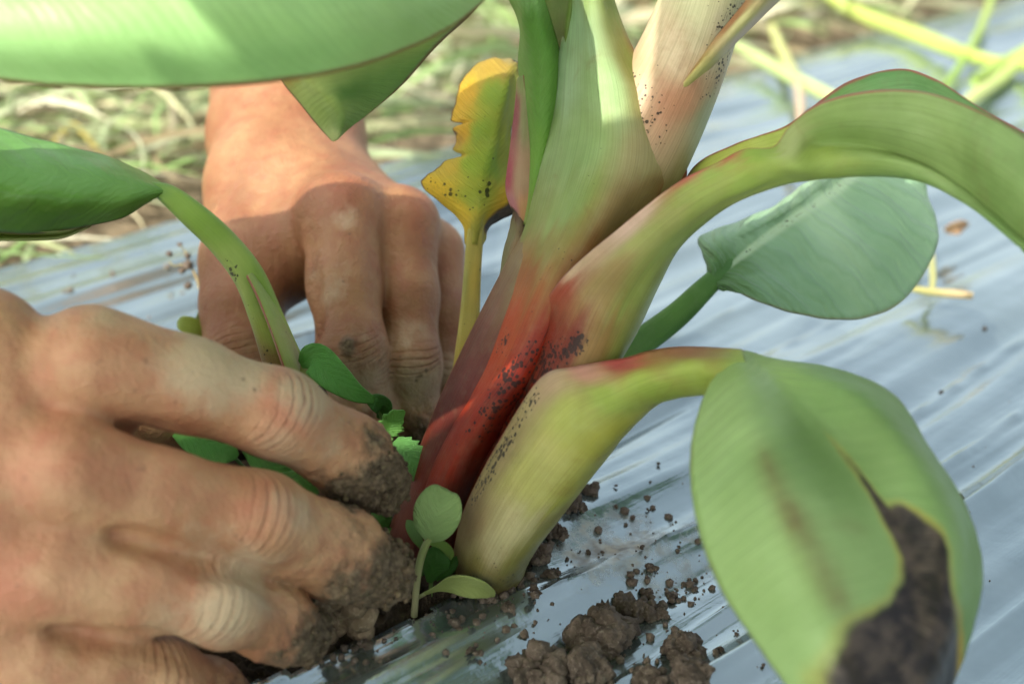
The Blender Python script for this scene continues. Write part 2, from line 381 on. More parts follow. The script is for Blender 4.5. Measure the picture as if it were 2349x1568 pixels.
M_YELLOW = plant_mat('yellowed_blade', (30, 10), .16, .35, .5, rim='#6f4a24', rimw=.012, halo='#8a6a2a', spotscale=620.0)
M_WEED = plant_mat('weed_leaf', (9, 5), .18, .25, .5, fine=.2)
M_GRASS = flat_attr_mat('grass_blades', .6, .3)

# ------------------------------------------------------------------ setting: ground, film, soil
BED = math.radians(46); BS, BT = np.array([math.cos(BED), math.sin(BED)]), np.array([-math.sin(BED), math.cos(BED)])
T_EDGE = float(np.dot(G(1040, 270)[:2], BT))          # far border of the film, along the bed
HOLE = np.array([G(x, y)[:2] for x, y in [(470, 1640), (585, 1572), (770, 1500), (955, 1420), (1065, 1382), (1155, 1350), (1262, 1205), (1265, 1110), (1180, 1020), (1000, 930), (760, 860), (560, 860), (380, 960), (250, 1150), (180, 1400), (230, 1640)]])
HOLE_C = HOLE.mean(0)
def hole_sd(x, y):
    """signed distance to the torn planting hole, negative inside"""
    p = np.stack([x, y], -1); d = np.full(x.shape, 1e9); ins = np.zeros(x.shape, bool); n = len(HOLE)
    for i in range(n):
        a, b = HOLE[i], HOLE[(i+1) % n]; e = b-a; w = p-a
        t = np.clip((w@e)/(e@e), 0, 1); q = w-t[..., None]*e; d = np.minimum(d, (q**2).sum(-1))
        c = ((a[1] > p[..., 1]) != (b[1] > p[..., 1])) & (p[..., 0] < (b[0]-a[0])*(p[..., 1]-a[1])/(b[1]-a[1]+1e-12)+a[0])
        ins ^= c
    return np.sqrt(d)*np.where(ins, -1, 1)
def film_z(x, y):
    x = np.asarray(x, float); y = np.asarray(y, float); sh = x.shape; x = x.ravel(); y = y.ravel()
    s = x*BS[0]+y*BS[1]; t = x*BT[0]+y*BT[1]; o = np.zeros_like(s)
    w = .010*fbm(np.stack([s*6, t*4, o+3], -1), 2, 11)
    tt = t + w*.6
    r1 = 1-np.abs(fbm(np.stack([s*3.0, tt*30, o+1], -1), 2, 21)); r2 = 1-np.abs(fbm(np.stack([s*4.5, tt*85, o+2], -1), 2, 31))
    r3 = fbm(np.stack([s*2.0, tt*22, o+5], -1), 2, 41)
    hd = hole_sd(x, y); near = np.exp(-np.clip(hd, 0, 1)/.09)
    z = (.0034+.0075*near)*r1**3 + (.0006+.0022*near)*r2**2 + .0030*r3 - .0035 - .004*near
    pl = np.abs(fbm(np.stack([s*2.4, tt*38, o+9], -1), 1, 71)); z += (.0008+.0030*near)*np.exp(-(pl/.07)**1.1)
    z += .0018*np.exp(-((hd-.004)/.006)**2)*(.5+.5*fbm(np.stack([s*30, t*30, o], -1), 2, 51))     # torn rim lifts
    z -= .05*sst(T_EDGE-.05, T_EDGE+.05, t)*.6
    return z.reshape(sh)
def build_film():
    s = np.concatenate([np.linspace(-.55, -.02, 60, endpoint=False), np.linspace(-.02, .62, 330), np.linspace(.63, 2.2, 90)])
    t = np.linspace(-.42, T_EDGE+.012, 560)
    S, T = np.meshgrid(s, t, indexing='ij')
    T2 = T + np.where(np.arange(len(t))[None] == len(t)-1, .006, 0)*0 + (T > T_EDGE-.02)*.010*fbm(np.stack([S*14, T*0, T*0], -1).reshape(-1, 3), 3, 5).reshape(S.shape)
    X = S*BS[0]+T2*BT[0]; Y = S*BS[1]+T2*BT[1]; Z = film_z(X, Y)
    hd = hole_sd(X, Y) + .0035*fbm(np.stack([X*120, Y*120, X*0], -1).reshape(-1, 3), 3, 9).reshape(X.shape)
    V = np.stack([X, Y, Z], -1).reshape(-1, 3); F = grid_faces(len(s), len(t)); keep = (hd.ravel()[F] > 0).all(1)
    F = F[keep]; use = np.unique(F); re = np.full(len(V), -1); re[use] = np.arange(len(use))
    pr = G(1420, 1250)[:2]; dd = np.sqrt((X-pr[0])**2+(Y-pr[1])**2)
    dirt = np.maximum(.80*np.exp(-(dd/.035)**2), .75*np.exp(-(np.clip(hd, 0, 1)/.009)**1.0)) + .08
    o = mesh_obj('mulch_film', V[use], re[F], M_FILM, None, attrs={'dirt': dirt.ravel()[use]}, thick=.00012, origin=(HOLE_C[0], HOLE_C[1], 0))
    tag(o, 'wrinkled silver grey plastic mulch film over the bed, torn open around the banana plant', 'plastic film')
build_film()

def build_ground():
    a = np.concatenate([[-120, -40, -12, -5, -2.4], np.linspace(-1.4, 1.8, 150), [2.6, 5, 12, 40, 120]])
    b = np.concatenate([[-120, -40, -10, -3], np.linspace(-1, 3.2, 170), [4.5, 8, 20, 60, 200]])
    X, Y = np.meshgrid(a, b, indexing='ij'); p = np.stack([X*9, Y*9, X*0], -1).reshape(-1, 3)
    Z = -.032+.008*fbm(p, 4, 3).reshape(X.shape)
    t = X*BT[0]+Y*BT[1]; Z = np.where(t > T_EDGE, Z+.018*sst(T_EDGE, T_EDGE+.1, t), Z-.01)
    o = mesh_obj('ground', np.stack([X, Y, Z], -1).reshape(-1, 3), grid_faces(len(a), len(b)), M_GROUND, None, origin=(0, 0, -.03)); tag(o, kind='structure')
build_ground()

def soil_z(x, y):
    x = np.asarray(x, float); y = np.asarray(y, float); sh = x.shape; q = np.stack([x.ravel(), y.ravel(), x.ravel()*0], -1)
    b = np.array(G(930, 1300)[:2]); d = np.sqrt((q[:, 0]-b[0])**2+(q[:, 1]-b[1])**2)
    c = 1-np.abs(vnoise(q*170, 61)); e = 1-np.abs(vnoise(q*420, 62))
    z = -.007+.009*np.exp(-(d/.035)**2)+.004*fbm(q*45, 3, 60)+.0035*c**2+.0012*e
    return z.reshape(sh)
def build_soil():
    x0, y0 = HOLE.min(0)-.015; x1, y1 = HOLE.max(0)+.015
    a = np.linspace(x0, x1, 330); b = np.linspace(y0, y1, 330); X, Y = np.meshgrid(a, b, indexing='ij'); Z = soil_z(X, Y)
    hd = hole_sd(X, Y); Z = np.where(hd > -.004, np.minimum(Z, -.0065), Z)
    o = mesh_obj('soil', np.stack([X, Y, Z], -1).reshape(-1, 3), grid_faces(330, 330), M_SOIL, None); tag(o, kind='structure')
build_soil()
def surf_z(x, y):
    x = np.array([x]); y = np.array([y])
    return float(film_z(x, y)[0]) if hole_sd(x, y)[0] > 0 else float(soil_z(x, y)[0])

# ------------------------------------------------------------------ hands (implicit surface)
def seg(X, Y, Z, a, b, ra, rb):
    ab = b-a; L2 = ab@ab+1e-12
    t = np.clip(((X-a[0])*ab[0]+(Y-a[1])*ab[1]+(Z-a[2])*ab[2])/L2, 0, 1)
    return np.sqrt((X-a[0]-t*ab[0])**2+(Y-a[1]-t*ab[1])**2+(Z-a[2]-t*ab[2])**2)-(ra+(rb-ra)*t)
def smin(a, b, k):
    h = np.maximum(k-np.abs(a-b), 0)/k; return np.minimum(a, b)-h*h*k*.25
def surface_nets(F, org, h):
    s = F < 0; n = np.zeros(tuple(d-1 for d in F.shape), np.uint8); nx, ny, nz = n.shape
    for a in (0, 1):
        for b in (0, 1):
            for c in (0, 1): n += s[a:a+nx, b:b+ny, c:c+nz]
    I = np.argwhere((n > 0) & (n < 8)); idx = np.full(n.shape, -1, np.int64); idx[tuple(I.T)] = np.arange(len(I))
    cor = np.array([[a, b, c] for a in (0, 1) for b in (0, 1) for c in (0, 1)])
    val = np.stack([F[tuple((I+c).T)] for c in cor], 1).astype(float)
    acc = np.zeros((len(I), 3)); cnt = np.zeros(len(I))
    for p in range(8):
        for q in range(p+1, 8):
            if np.abs(cor[p]-cor[q]).sum() != 1: continue
            m = (val[:, p] < 0) != (val[:, q] < 0); t = val[m, p]/(val[m, p]-val[m, q])
            acc[m] += cor[p]+t[:, None]*(cor[q]-cor[p]); cnt[m] += 1
    V = org+h*(I+acc/cnt[:, None]); quads = []
    for ax in range(3):
        sl0 = [slice(None)]*3; sl1 = [slice(None)]*3; sl0[ax] = slice(0, -1); sl1[ax] = slice(1, None)
        e = s[tuple(sl0)] != s[tuple(sl1)]; E = np.argwhere(e); u, w = [(1, 2), (2, 0), (0, 1)][ax]
        ok = (E[:, u] > 0) & (E[:, w] > 0) & (E[:, u] < F.shape[u]-1) & (E[:, w] < F.shape[w]-1); E = E[ok]
        def cell(du, dw):
            c = E.copy(); c[:, u] += du; c[:, w] += dw; return idx[tuple(c.T)]
        q = np.stack([cell(-1, -1), cell(0, -1), cell(0, 0), cell(-1, 0)], 1)
        ins = s[tuple(E.T)]; q[~ins] = q[~ins][:, ::-1]; quads.append(q)
    Q = np.concatenate(quads); Q = Q[(Q >= 0).all(1)]
    return V, Q
def vert_normals(V, Q):
    n = np.cross(V[Q[:, 2]]-V[Q[:, 0]], V[Q[:, 3]]-V[Q[:, 1]]); N = np.zeros_like(V)
    for k in range(4): np.add.at(N, Q[:, k], n)
    return unit(N)
def lap(V, Q, it, f=.5):
    A = np.concatenate([Q[:, 0], Q[:, 1], Q[:, 2], Q[:, 3]]); B = np.concatenate([Q[:, 1], Q[:, 2], Q[:, 3], Q[:, 0]])
    deg = np.bincount(A, minlength=len(V))+np.bincount(B, minlength=len(V))
    for _ in range(it):
        S = np.zeros_like(V)
        for k in range(3): S[:, k] = np.bincount(A, V[B, k], len(V))+np.bincount(B, V[A, k], len(V))
        V = V+f*(S/np.maximum(deg, 1)[:, None]-V)
    return V
def px4(p): 
    return (P(p[0], p[1], p[2]), p[3]*p[2]/FPX) if len(p) == 4 else (np.array(p[:3], float), p[3])   # a fifth item marks world metres
def build_hand(name, palm, fingers, joints, reds, muds, dusts, cuts, dorsal, tan, label, h=.0008, palm_k=.010):
    pr = [(px4(a), px4(b)) for a, b in palm]
    fg = [[px4(p) for p in ch] for ch in fingers]
    allp = [q for ab in pr for q in ab]+[q for ch in fg for q in ch]
    lo = np.min([c-r for c, r in allp], 0)-.012; hi = np.max([c+r for c, r in allp], 0)+.012
    n = np.ceil((hi-lo)/h).astype(int)+1; Fv = np.full(n, .03, np.float32)
    def block(pts, m=.012):
        a = np.clip(np.floor((np.min([c-r for c, r in pts], 0)-m-lo)/h).astype(int), 0, n-1)
        b = np.clip(np.ceil((np.max([c+r for c, r in pts], 0)+m-lo)/h).astype(int)+1, 1, n)
        sl = tuple(slice(i, j) for i, j in zip(a, b))
        X, Y, Z = [(lo[k]+h*np.arange(a[k], b[k])).reshape([-1 if q == k else 1 for q in range(3)]).astype(np.float32) for k in range(3)]
        return sl, X, Y, Z
    for (a, ra), (b, rb) in pr:
        sl, X, Y, Z = block([(a, ra), (b, rb)]); Fv[sl] = smin(Fv[sl], seg(X, Y, Z, a, b, ra, rb), palm_k)
    for ch in fg:
        sl, X, Y, Z = block(ch); f = None
        for (a, ra), (b, rb) in zip(ch[:-1], ch[1:]):
            d = seg(X, Y, Z, a, b, ra, rb); f = d if f is None else smin(f, d, .004)
        c, r = ch[0]; dist2 = (X-c[0])**2+(Y-c[1])**2+(Z-c[2])**2
        k = .0010+.0075*np.exp(-dist2/(1.3*r)**2)
        Fv[sl] = smin(Fv[sl], f, k)
    for (a, b, dep) in cuts:          # folds between fingers and in the web
        (a, ra), (b, rb) = px4(a), px4(b); sl, X, Y, Z = block([(a, ra), (b, rb)], .006)
        d = -seg(X, Y, Z, a, b, ra, rb); Fv[sl] = -smin(-Fv[sl], -d, dep)
    V, Q = surface_nets(Fv, lo, h); V = lap(V, Q, 3); N = vert_normals(V, Q)
    def field(lst, grow=1.0):
        r = np.zeros(len(V))
        for (x, y, d, rad, s) in lst:
            c = P(x, y, d); R = rad*grow*d/FPX; w = V-c; dz = w@unit(c-np.array([0, 0, CAM_H])); r = np.maximum(r, s*np.exp(-((w**2).sum(1)-.85*dz*dz)/R**2))
        return r
    red = field(reds); mud = field(muds); dust = np.minimum(field(dusts, 1.1)+.14, 1)
    cra = np.zeros(len(V)); crm = np.zeros(len(V)); dor = unit(np.array(dorsal, float))
    for (j, k, span, amp) in joints:  # wrinkles over the finger joints
        (a, ra) = px4(j); (b, _) = px4(k); ax = unit(b-a); w = V-a; t = w@ax; lat = np.sqrt(np.maximum((w**2).sum(1)-t*t, 0))
        side = w@unit(np.cross(ax, dor)); R = span
        m = np.exp(-(t/R)**2)*sst(ra*1.75, ra*1.25, lat)*sst(-.15, .45, N@dor)*amp*(.55+.6*vnoise(V*150, 15))
        tt = t*(1+.55*(side/ra)**2)*1000
        cra = np.where(m > crm, tt, cra); crm = np.maximum(crm, m)
    crm = np.clip(crm, 0, 1); V = V-N*(crm*.00030*sst(.2, 1, np.sin(cra*3.3+1.2*vnoise(V*260, 5))))[:, None]
    V = V+N*(mud*(.0006+.0019*fbm(V*300, 3, 8)+.0007*vnoise(V*900, 9)))[:, None]
    V = V+N*(.00035*fbm(V*70, 3, 4))[:, None]
    tanv = tan(V)
    o = mesh_obj(name, V, Q, M_SKIN, None, attrs={'red': red, 'mud': mud, 'dust': dust, 'cra': cra, 'crm': np.clip(crm, 0, 1), 'tan': tanv})
    tag(o, label, 'hand')
    return o, V, N, mud
ICO = {}
def ico(sub):
    if sub not in ICO:
        bm = bmesh.new(); bmesh.ops.create_icosphere(bm, subdivisions=sub, radius=1); bm.verts.ensure_lookup_table()
        ICO[sub] = (np.array([v.co[:] for v in bm.verts]), np.array([[v.index for v in f.verts] for f in bm.faces])); bm.free()
    return ICO[sub]
def lumps(centers, radii, sub=2, rough=.35, freq=1.6, seed=0, squash=1.0):
    v0, f0 = ico(sub); VV = []; FF = []
    for i, (c, r) in enumerate(zip(centers, radii)):
        vv = v0.copy()
        for _ in range(6):
            pn = unit(RNG.normal(size=3)); pc = .55+.3*RNG.random(); pr = vv@pn; vv = vv-np.outer(np.maximum(pr-pc, 0)*.85, pn)
        d = 1+rough*fbm(v0*freq+i*13.7+seed*3.1, 3, seed)
        sc = 1+.35*(RNG.random(3)-.5); sc[2] *= squash
        VV.append(c+vv*d[:, None]*r*sc*1.12); FF.append(f0+i*len(v0))
    return np.concatenate(VV), np.concatenate(FF)

fw = lambda p, off: tuple(np.array(P(*p[:3]))+np.array(off))+(p[3],)
# the hand reaching in from the left (near)
NW = (-800, 1060, .335, 285)
near_palm = [
    ((-40, 806, .318, 152), (-560, 885, .335, 235)), ((-20, 1090, .312, 150), (-620, 1060, .325, 240)),
    ((-20, 1310, .312, 140), (-600, 1200, .328, 230)), ((-20, 1500, .318, 120), (-560, 1330, .335, 210)),
    ((-560, 930, .335, 235), (-900, 1000, .342, 250)), ((-600, 1200, .33, 230), (-950, 1150, .34, 240)),
    ((-900, 1070, .342, 290), tuple(P(-900, 1070, .342)+np.array([-.20, .07, .055]))+(.034, 'm')),
    ((150, 1010, .345, 150), (-300, 1050, .36, 220)), ((20, 960, .318, 120), (255, 968, .326, 58)), ((20, 1215, .314, 110), (210, 1235, .319, 52)), ((0, 1425, .315, 100), (110, 1440, .319, 46))]
near_fingers = [
    [(205, 828, .318, 132), (430, 880, .325, 103), (640, 950, .332, 97), (795, 1042, .345, 90), (866, 1102, .356, 70)],
    [(160, 1090, .310, 132), (380, 1144, .318, 110), (595, 1195, .324, 108), (775, 1268, .339, 97), (872, 1314, .351, 76)],
    [(120, 1315, .310, 124), (320, 1355, .315, 104), (500, 1388, .319, 100), (630, 1428, .331, 82), (695, 1462, .342, 60)],
    [(90, 1525, .314, 108), (240, 1545, .318, 96), (370, 1560, .323, 92), (480, 1590, .335, 72), (530, 1625, .346, 54)],
    [(-350, 1000, .37, 150), (60, 960, .385, 100), (330, 950, .395, 82), (480, 990, .405, 62)]]
near_joints = [((650, 930, .329, 110), (800, 1030, .35, 90), .0044, .9), ((595, 1180, .320, 108), (775, 1262, .34, 90), .0042, .8),
               ((500, 1378, .315, 98), (630, 1420, .33, 80), .0042, .8), ((370, 1552, .318, 90), (480, 1585, .33, 70), .005, .8),
               ((800, 1025, .349, 90), (858, 1090, .366, 68), .003, .5)]
near_reds = [(650, 915, .325, 95, .95), (200, 760, .306, 130, .45), (330, 870, .312, 150, .3), (60, 1010, .30, 170, .55), (10, 1330, .30, 130, .6), (600, 1160, .318, 70, .45), (420, 1350, .308, 80, .35), (300, 1040, .31, 120, .4)]
near_muds = [(875, 1110, .35, 95, 1.15), (800, 1130, .345, 75, 1.0), (850, 1020, .345, 60, .8), (740, 1090, .340, 50, .5), (880, 1320, .35, 105, 1.15), (790, 1335, .34, 80, .95), (800, 1230, .34, 60, .8), (700, 1220, .33, 60, .45), (700, 1462, .34, 85, 1.1), (640, 1490, .332, 60, .75), (590, 1470, .33, 50, .4), (520, 1610, .34, 80, .9), (660, 1330, .33, 50, .4), (300, 775, .31, 22, .5), (405, 775, .312, 20, .6)]
near_dusts = [(700, 900, .332, 75, .9), (470, 830, .318, 110, .75), (560, 850, .322, 80, .75), (250, 715, .305, 90, .6), (120, 690, .305, 90, .55), (560, 1340, .312, 110, .7), (520, 1400, .312, 90, .8), (480, 1250, .315, 80, .5), (650, 1180, .325, 80, .6), (740, 1000, .338, 70, .5), (640, 1040, .33, 70, .55), (400, 1450, .31, 90, .5)]
near_cuts = [((270, 1222, .3095, 5), (480, 1284, .313, 13), .005), ((480, 1284, .313, 13), (640, 1345, .321, 22), .005), ((130, 1437, .309, 5), (330, 1458, .312, 13), .005), ((330, 1458, .312, 13), (520, 1512, .322, 24), .005), ((330, 985, .318, 5), (480, 1022, .321, 16), .004)]
NH, NV_, NN, NM = build_hand('hand', near_palm, near_fingers, near_joints, near_reds, near_muds, near_dusts, near_cuts, (-.1, -.75, .65),
    lambda V: np.full(len(V), .0), 'muddy hand reaching in from the left with spread fingers pushing into the soil', h=.00085)
# the hand reaching down from behind (far), lower part held against the stem
far_palm = [
    ((648, 300, .512, 166), (652, 60, .575, 168)), ((652, 60, .575, 168), tuple(P(652, 60, .575)+np.array([-.03, .15, .16]))+(.034, 'm')),
    ((655, 330, .505, 160), (640, 420, .487, 150)), ((690, 330, .508, 124), (725, 430, .49, 112)),
    ((690, 430, .487, 118), (782, 502, .452, 97)), ((740, 435, .492, 96), (905, 512, .458, 82)), ((770, 460, .497, 82), (985, 565, .468, 64)),
    ((590, 425, .485, 108), (572, 600, .462, 108)), ((670, 470, .475, 110), (660, 560, .462, 85)), ((640, 600, .465, 90), (730, 560, .462, 80))]
far_fingers = [
    [(786, 492, .448, 96), (788, 650, .440, 83), (803, 800, .434, 80), (838, 950, .441, 68), (852, 1060, .449, 54)],
    [(925, 515, .455, 82), (934, 680, .449, 69), (942, 832, .444, 67), (948, 955, .449, 58), (955, 1050, .456, 46)],
    [(1005, 580, .468, 60), (1020, 720, .462, 52), (1024, 850, .458, 50), (1018, 960, .462, 44), (1012, 1050, .466, 36)],
    [(985, 600, .486, 60), (995, 720, .487, 48), (998, 850, .486, 44), (995, 960, .486, 40)],
    [(572, 600, .462, 108), (556, 700, .455, 92), (552, 800, .450, 78), (575, 900, .447, 70), (610, 990, .447, 56)]]
far_joints = [((803, 795, .428, 80), (838, 950, .436, 68), .0034, 1.0), ((942, 830, .438, 67), (948, 955, .444, 58), .0034, 1.0), ((1024, 852, .453, 50), (1018, 960, .458, 44), .0034, .9), ((552, 800, .444, 78), (575, 900, .442, 70), .005, .5)]
far_reds = [(800, 440, .440, 55, .5), (975, 480, .452, 40, .6), (1015, 590, .462, 40, .4), (600, 640, .455, 80, .3), (530, 720, .45, 80, .35)]
far_muds = [(797, 792, .425, 26, .85), (850, 1050, .446, 90, .9), (955, 1010, .450, 80, .75), (830, 960, .436, 50, .45), (1015, 1000, .46, 70, .8), (590, 950, .443, 90, .7)]
far_dusts = [(830, 870, .432, 110, .55), (945, 880, .442, 90, .6), (1020, 860, .455, 60, .6), (760, 660, .436, 70, .4), (790, 500, .44, 40, .55), (720, 490, .45, 30, .45), (560, 800, .445, 80, .35), (940, 780, .44, 70, .4)]
far_cuts = [((694, 565, .436, 9), (700, 640, .433, 15), .006), ((700, 640, .433, 15), (716, 760, .432, 26), .005), ((655, 655, .446, 5), (700, 740, .442, 9), .004),
            ((866, 520, .435, 5), (876, 640, .433, 7), .004)]
FH, FV_, FN, FM = build_hand('hand', far_palm, far_fingers, far_joints, far_reds, far_muds, far_dusts, far_cuts, (0, -.95, .35),
    lambda V: np.full(len(V), 1.0), 'tanned hand reaching down behind the stem with fingers pressed straight into the soil', h=.0008)

def crust(hand, V, N, mud, n, rmin, rmax, seed):
    k = np.where((mud > .5) & (N[:, 1] < .6))[0]
    if not len(k): return
    w = mud[k]**2; c = RNG.choice(k, n, p=w/w.sum()); r = rmin+(rmax-rmin)*RNG.random(n)**4
    LV, LF = lumps(V[c]+N[c]*r[:, None]*.2, r, 1, .5, 2.2, seed)
    o = mesh_obj('mud_crust', LV, LF, M_MUD, hand); tag(o, kind='stuff')
crust(NH, NV_, NN, NM, 420, .0002, .0013, 3)
crust(FH, FV_, FN, FM, 160, .0003, .0010, 4)

# ------------------------------------------------------------------ the banana plant
base = G(1020, 1290)
BP = thing('banana_plant', 'young banana plant with red lower stem, green arching leaves and one yellowed leaf, being planted', 'plant', base)
GR, PALE, RED, DKR = '#93a258', '#b4bd86', '#8f3420', '#47170f'
# inner stem, running up to the right behind the front sheaths
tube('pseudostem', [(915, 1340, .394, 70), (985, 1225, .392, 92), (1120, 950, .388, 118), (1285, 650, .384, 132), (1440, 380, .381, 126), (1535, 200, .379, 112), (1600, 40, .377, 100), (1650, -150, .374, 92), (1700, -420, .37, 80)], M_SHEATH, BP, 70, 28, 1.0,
    paint=[(0, .25, DKR), (.25, .25, '#6a2418'), (.45, .3, '#8a7a4c'), (.6, .1, '#d0b490'), (.61, .3, '#c88e6e'), (.68, .2, '#dcc8a4'), (.72, .4, '#d0c8a8'), (.78, .25, '#d8d4a8'), (1, .25, '#c0cc94'), (.6, .45, '#a9b08c')],  # upper stem painted paler to stand in for sunlight
    spots=[(.58, .12, .05, .12, .8), (.53, .08, .06, .12, .95), (.56, .25, .05, .1, .5), (.70, .40, .08, .08, .85), (.76, .36, .06, .1, .6)])
# front sheath with the red flank, its stalk rising out of the top of the picture
sheath_rows = []
for (xl, yl), (xr, yr), d, bul in [((905, 1290), (1060, 1330), .384, .010), ((935, 1170), (1085, 1190), .381, .011), ((1000, 1005), (1190, 980), .377, .013), ((1082, 850), (1320, 830), .374, .015), ((1165, 645), (1420, 640), .371, .015),
        ((1222, 480), (1540, 455), .370, .015), ((1262, 300), (1574, 384), .370, .013), ((1283, 165), (1535, 262), .370, .011), ((1300, 60), (1470, 160), .369, .009), ((1310, -40), (1412, 30), .367, .008), ((1312, -160), (1385, -110), .364, .007), ((1310, -320), (1370, -300), .36, .006)]:
    row = []
    for f in (-.04, 0, .18, .4, .62, .84, 1.0):
        th = math.pi*max(0, min(1, f)); zz = d+.010-bul*math.sin(th)*1.15 + (.006 if f < 0 else 0)
        row.append((xl+(xr-xl)*max(f, 0)+(10 if f < 0 else 0), yl+(yr-yl)*max(f, 0), zz))
    sheath_rows.append(row)
lf = sheet('leaf', sheath_rows, M_SHEATH, BP, 110, 41, .0012, rough=.0006,
    paint=[(0, .3, '#2e100c'), (.1, .2, '#44140e'), (.1, .7, '#64170c'), (.19, .15, '#451610'), (.19, .45, '#a32a0a'), (.19, .25, '#7c1c0a'), (.19, .85, '#76180c'), (.28, .1, '#4e2c20'), (.28, .32, '#bb4414'), (.28, .6, '#9c2a12'), (.24, .38, '#b5360c'), (.24, .55, '#8e200e'), (.24, .12, '#4c1c12'), (.32, .35, '#ba4a1c'), (.28, .95, '#8a5a3c'),
           (.36, .1, '#6e5a3a'), (.37, .35, '#a8622e'), (.37, .7, '#a06a3a'), (.40, .4, '#98924c'), (.36, .95, '#a4543c'), (.45, .1, '#84984e'), (.45, .4, '#94ac60'), (.45, .75, '#9c8256'), (.46, .95, '#8a5438'), (.54, .1, '#9cb678'), (.54, .4, '#a4c07c'), (.54, .75, '#a89c68'), (.55, .97, '#b0604e'),
           (.63, .2, '#b6d0a8'), (.63, .5, '#acca8c'), (.63, .82, '#a09a58'), (.62, .93, '#6f6a30'), (.62, 1, '#a84a44'), (.75, .3, '#b6d4a8'), (.72, .88, '#7f8c3c'), (.72, 1, '#98603c'), (.85, .4, '#a6be78'), (.85, .9, '#7c9440'), (1, .5, '#98b664')],
    spots=[(.30, .72, .035, .10, .9), (.33, .80, .03, .07, 1.0), (.24, .74, .05, .09, .85), (.26, .5, .1, .25, .34), (.285, .55, .02, .05, .95), (.265, .5, .02, .05, 1.0), (.245, .55, .02, .05, .95), (.225, .5, .02, .05, .9), (.205, .58, .02, .05, .9), (.30, .36, .008, .03, 1.0), (.18, .5, .02, .06, .7), (.5, .5, .2, .4, .2), (.22, .12, .1, .08, .6), (.2, .66, .05, .06, .7), (.24, .62, .05, .05, .7), (.26, .45, .012, .03, .8), (.4, .12, .12, .06, .6), (.46, .9, .03, .06, .8), (.42, .85, .03, .1, .55), (.33, .15, .1, .08, .45), (.545, .96, .02, .05, .9), (.3, .5, .08, .3, .18)])
# dark inner flank of the same stalk, seen left of it at the top of the picture
sheet('leaf', [[(1300, 340, .394), (1296, 320, .392), (1292, 310, .390)], [(1284, 200, .389), (1290, 180, .386), (1298, 170, .380)], [(1258, 80, .388), (1285, 70, .382), (1306, 60, .376)], [(1238, -20, .388), (1280, -30, .382), (1318, -40, .374)], [(1225, -160, .386), (1270, -170, .380), (1320, -180, .372)], [(1225, -320, .386), (1270, -320, .380), (1320, -330, .372)]], M_STALK, BP, 40, 9, .0012,
    paint=[(0, .5, '#7c8d40'), (.5, .5, '#6f8a38'), (1, .5, '#7d9a48')])
# sheath, channelled stalk and drooping blade arching to the right
arch = [
 # front margin, front wing, keel, back wing, back margin
 [(1060, 1250, .380), (1130, 1260, .366), (1190, 1230, .366), (1215, 1190, .378), (1200, 1180, .392)],
 [(1150, 1000, .377), (1235, 1010, .362), (1310, 1000, .363), (1330, 960, .376), (1300, 930, .392)],
 [(1225, 760, .372), (1330, 810, .357), (1430, 800, .361), (1450, 760, .374), (1400, 720, .392)],
 [(1290, 640, .3600), (1390, 675, .354), (1490, 675, .360), (1510, 640, .374), (1470, 600, .392)],
 [(1420, 525, .354), (1490, 560, .350), (1560, 562, .358), (1570, 530, .372), (1540, 500, .388)],
 [(1550, 425, .353), (1610, 465, .350), (1665, 472, .356), (1665, 440, .370), (1592, 385, .380)],
 [(1650, 375, .352), (1700, 420, .348), (1750, 432, .353), (1745, 400, .366), (1680, 335, .374)],
 [(1705, 344, .349), (1765, 390, .345), (1820, 414, .350), (1815, 380, .362), (1745, 312, .370)],
 [(1775, 338, .346), (1830, 380, .342), (1890, 405, .347), (1880, 370, .358), (1805, 290, .366)],
 [(1815, 285, .343), (1880, 350, .338), (1970, 402, .344), (1960, 350, .356), (1860, 252, .366)],
 [(1880, 238, .338), (1960, 320, .332), (2060, 402, .340), (2060, 330, .354), (1950, 190, .366)],
 [(1990, 210, .333), (2060, 320, .326), (2140, 418, .335), (2150, 320, .350), (2060, 160, .362)],
 [(2120, 212, .328), (2170, 340, .320), (2220, 458, .329), (2230, 350, .344), (2145, 182, .356)],
 [(2250, 258, .322), (2270, 390, .313), (2300, 520, .322), (2310, 400, .336), (2250, 250, .348)],
 [(2390, 345, .316), (2390, 480, .306), (2400, 612, .314), (2420, 480, .326), (2390, 330, .338)],
 [(2540, 470, .310), (2510, 620, .300), (2500, 740, .306), (2560, 620, .316), (2550, 450, .328)],
 [(2680, 640, .305), (2640, 760, .297), (2600, 880, .300), (2660, 780, .308), (2690, 620, .318)],
 [(2760, 950, .300), (2745, 1000, .297), (2720, 1040, .297), (2750, 1010, .302), (2770, 960, .306)]]
CREASE = {9: .42, 10: .58, 11: .76, 12: .9, 13: .95, 14: .96, 15: .96, 16: .96, 17: .96}
arch7 = []
for i, (fm, fwg, ke, bw, bm) in enumerate(arch):
    fm, fwg, ke = [np.array(q, float) for q in (fm, fwg, ke)]
    quad = lambda t: fm*(1-t)*(1-2*t)+fwg*4*t*(1-t)+ke*t*(2*t-1)
    if i in CREASE:
        c = CREASE[i]; cr = fm+(ke-fm)*c; cr[2] += .0015
        wm = (fm+cr)/2; wm[2] -= .0012 if i < 13 else .004
        rb = (cr+ke)/2; rb[2] -= .0030*min(1, (1-c)*3)
        arch7.append([fm, wm, cr, rb, ke, bw, bm])
    else: arch7.append([fm, quad(.25), quad(.5), quad(.75), ke, bw, bm])
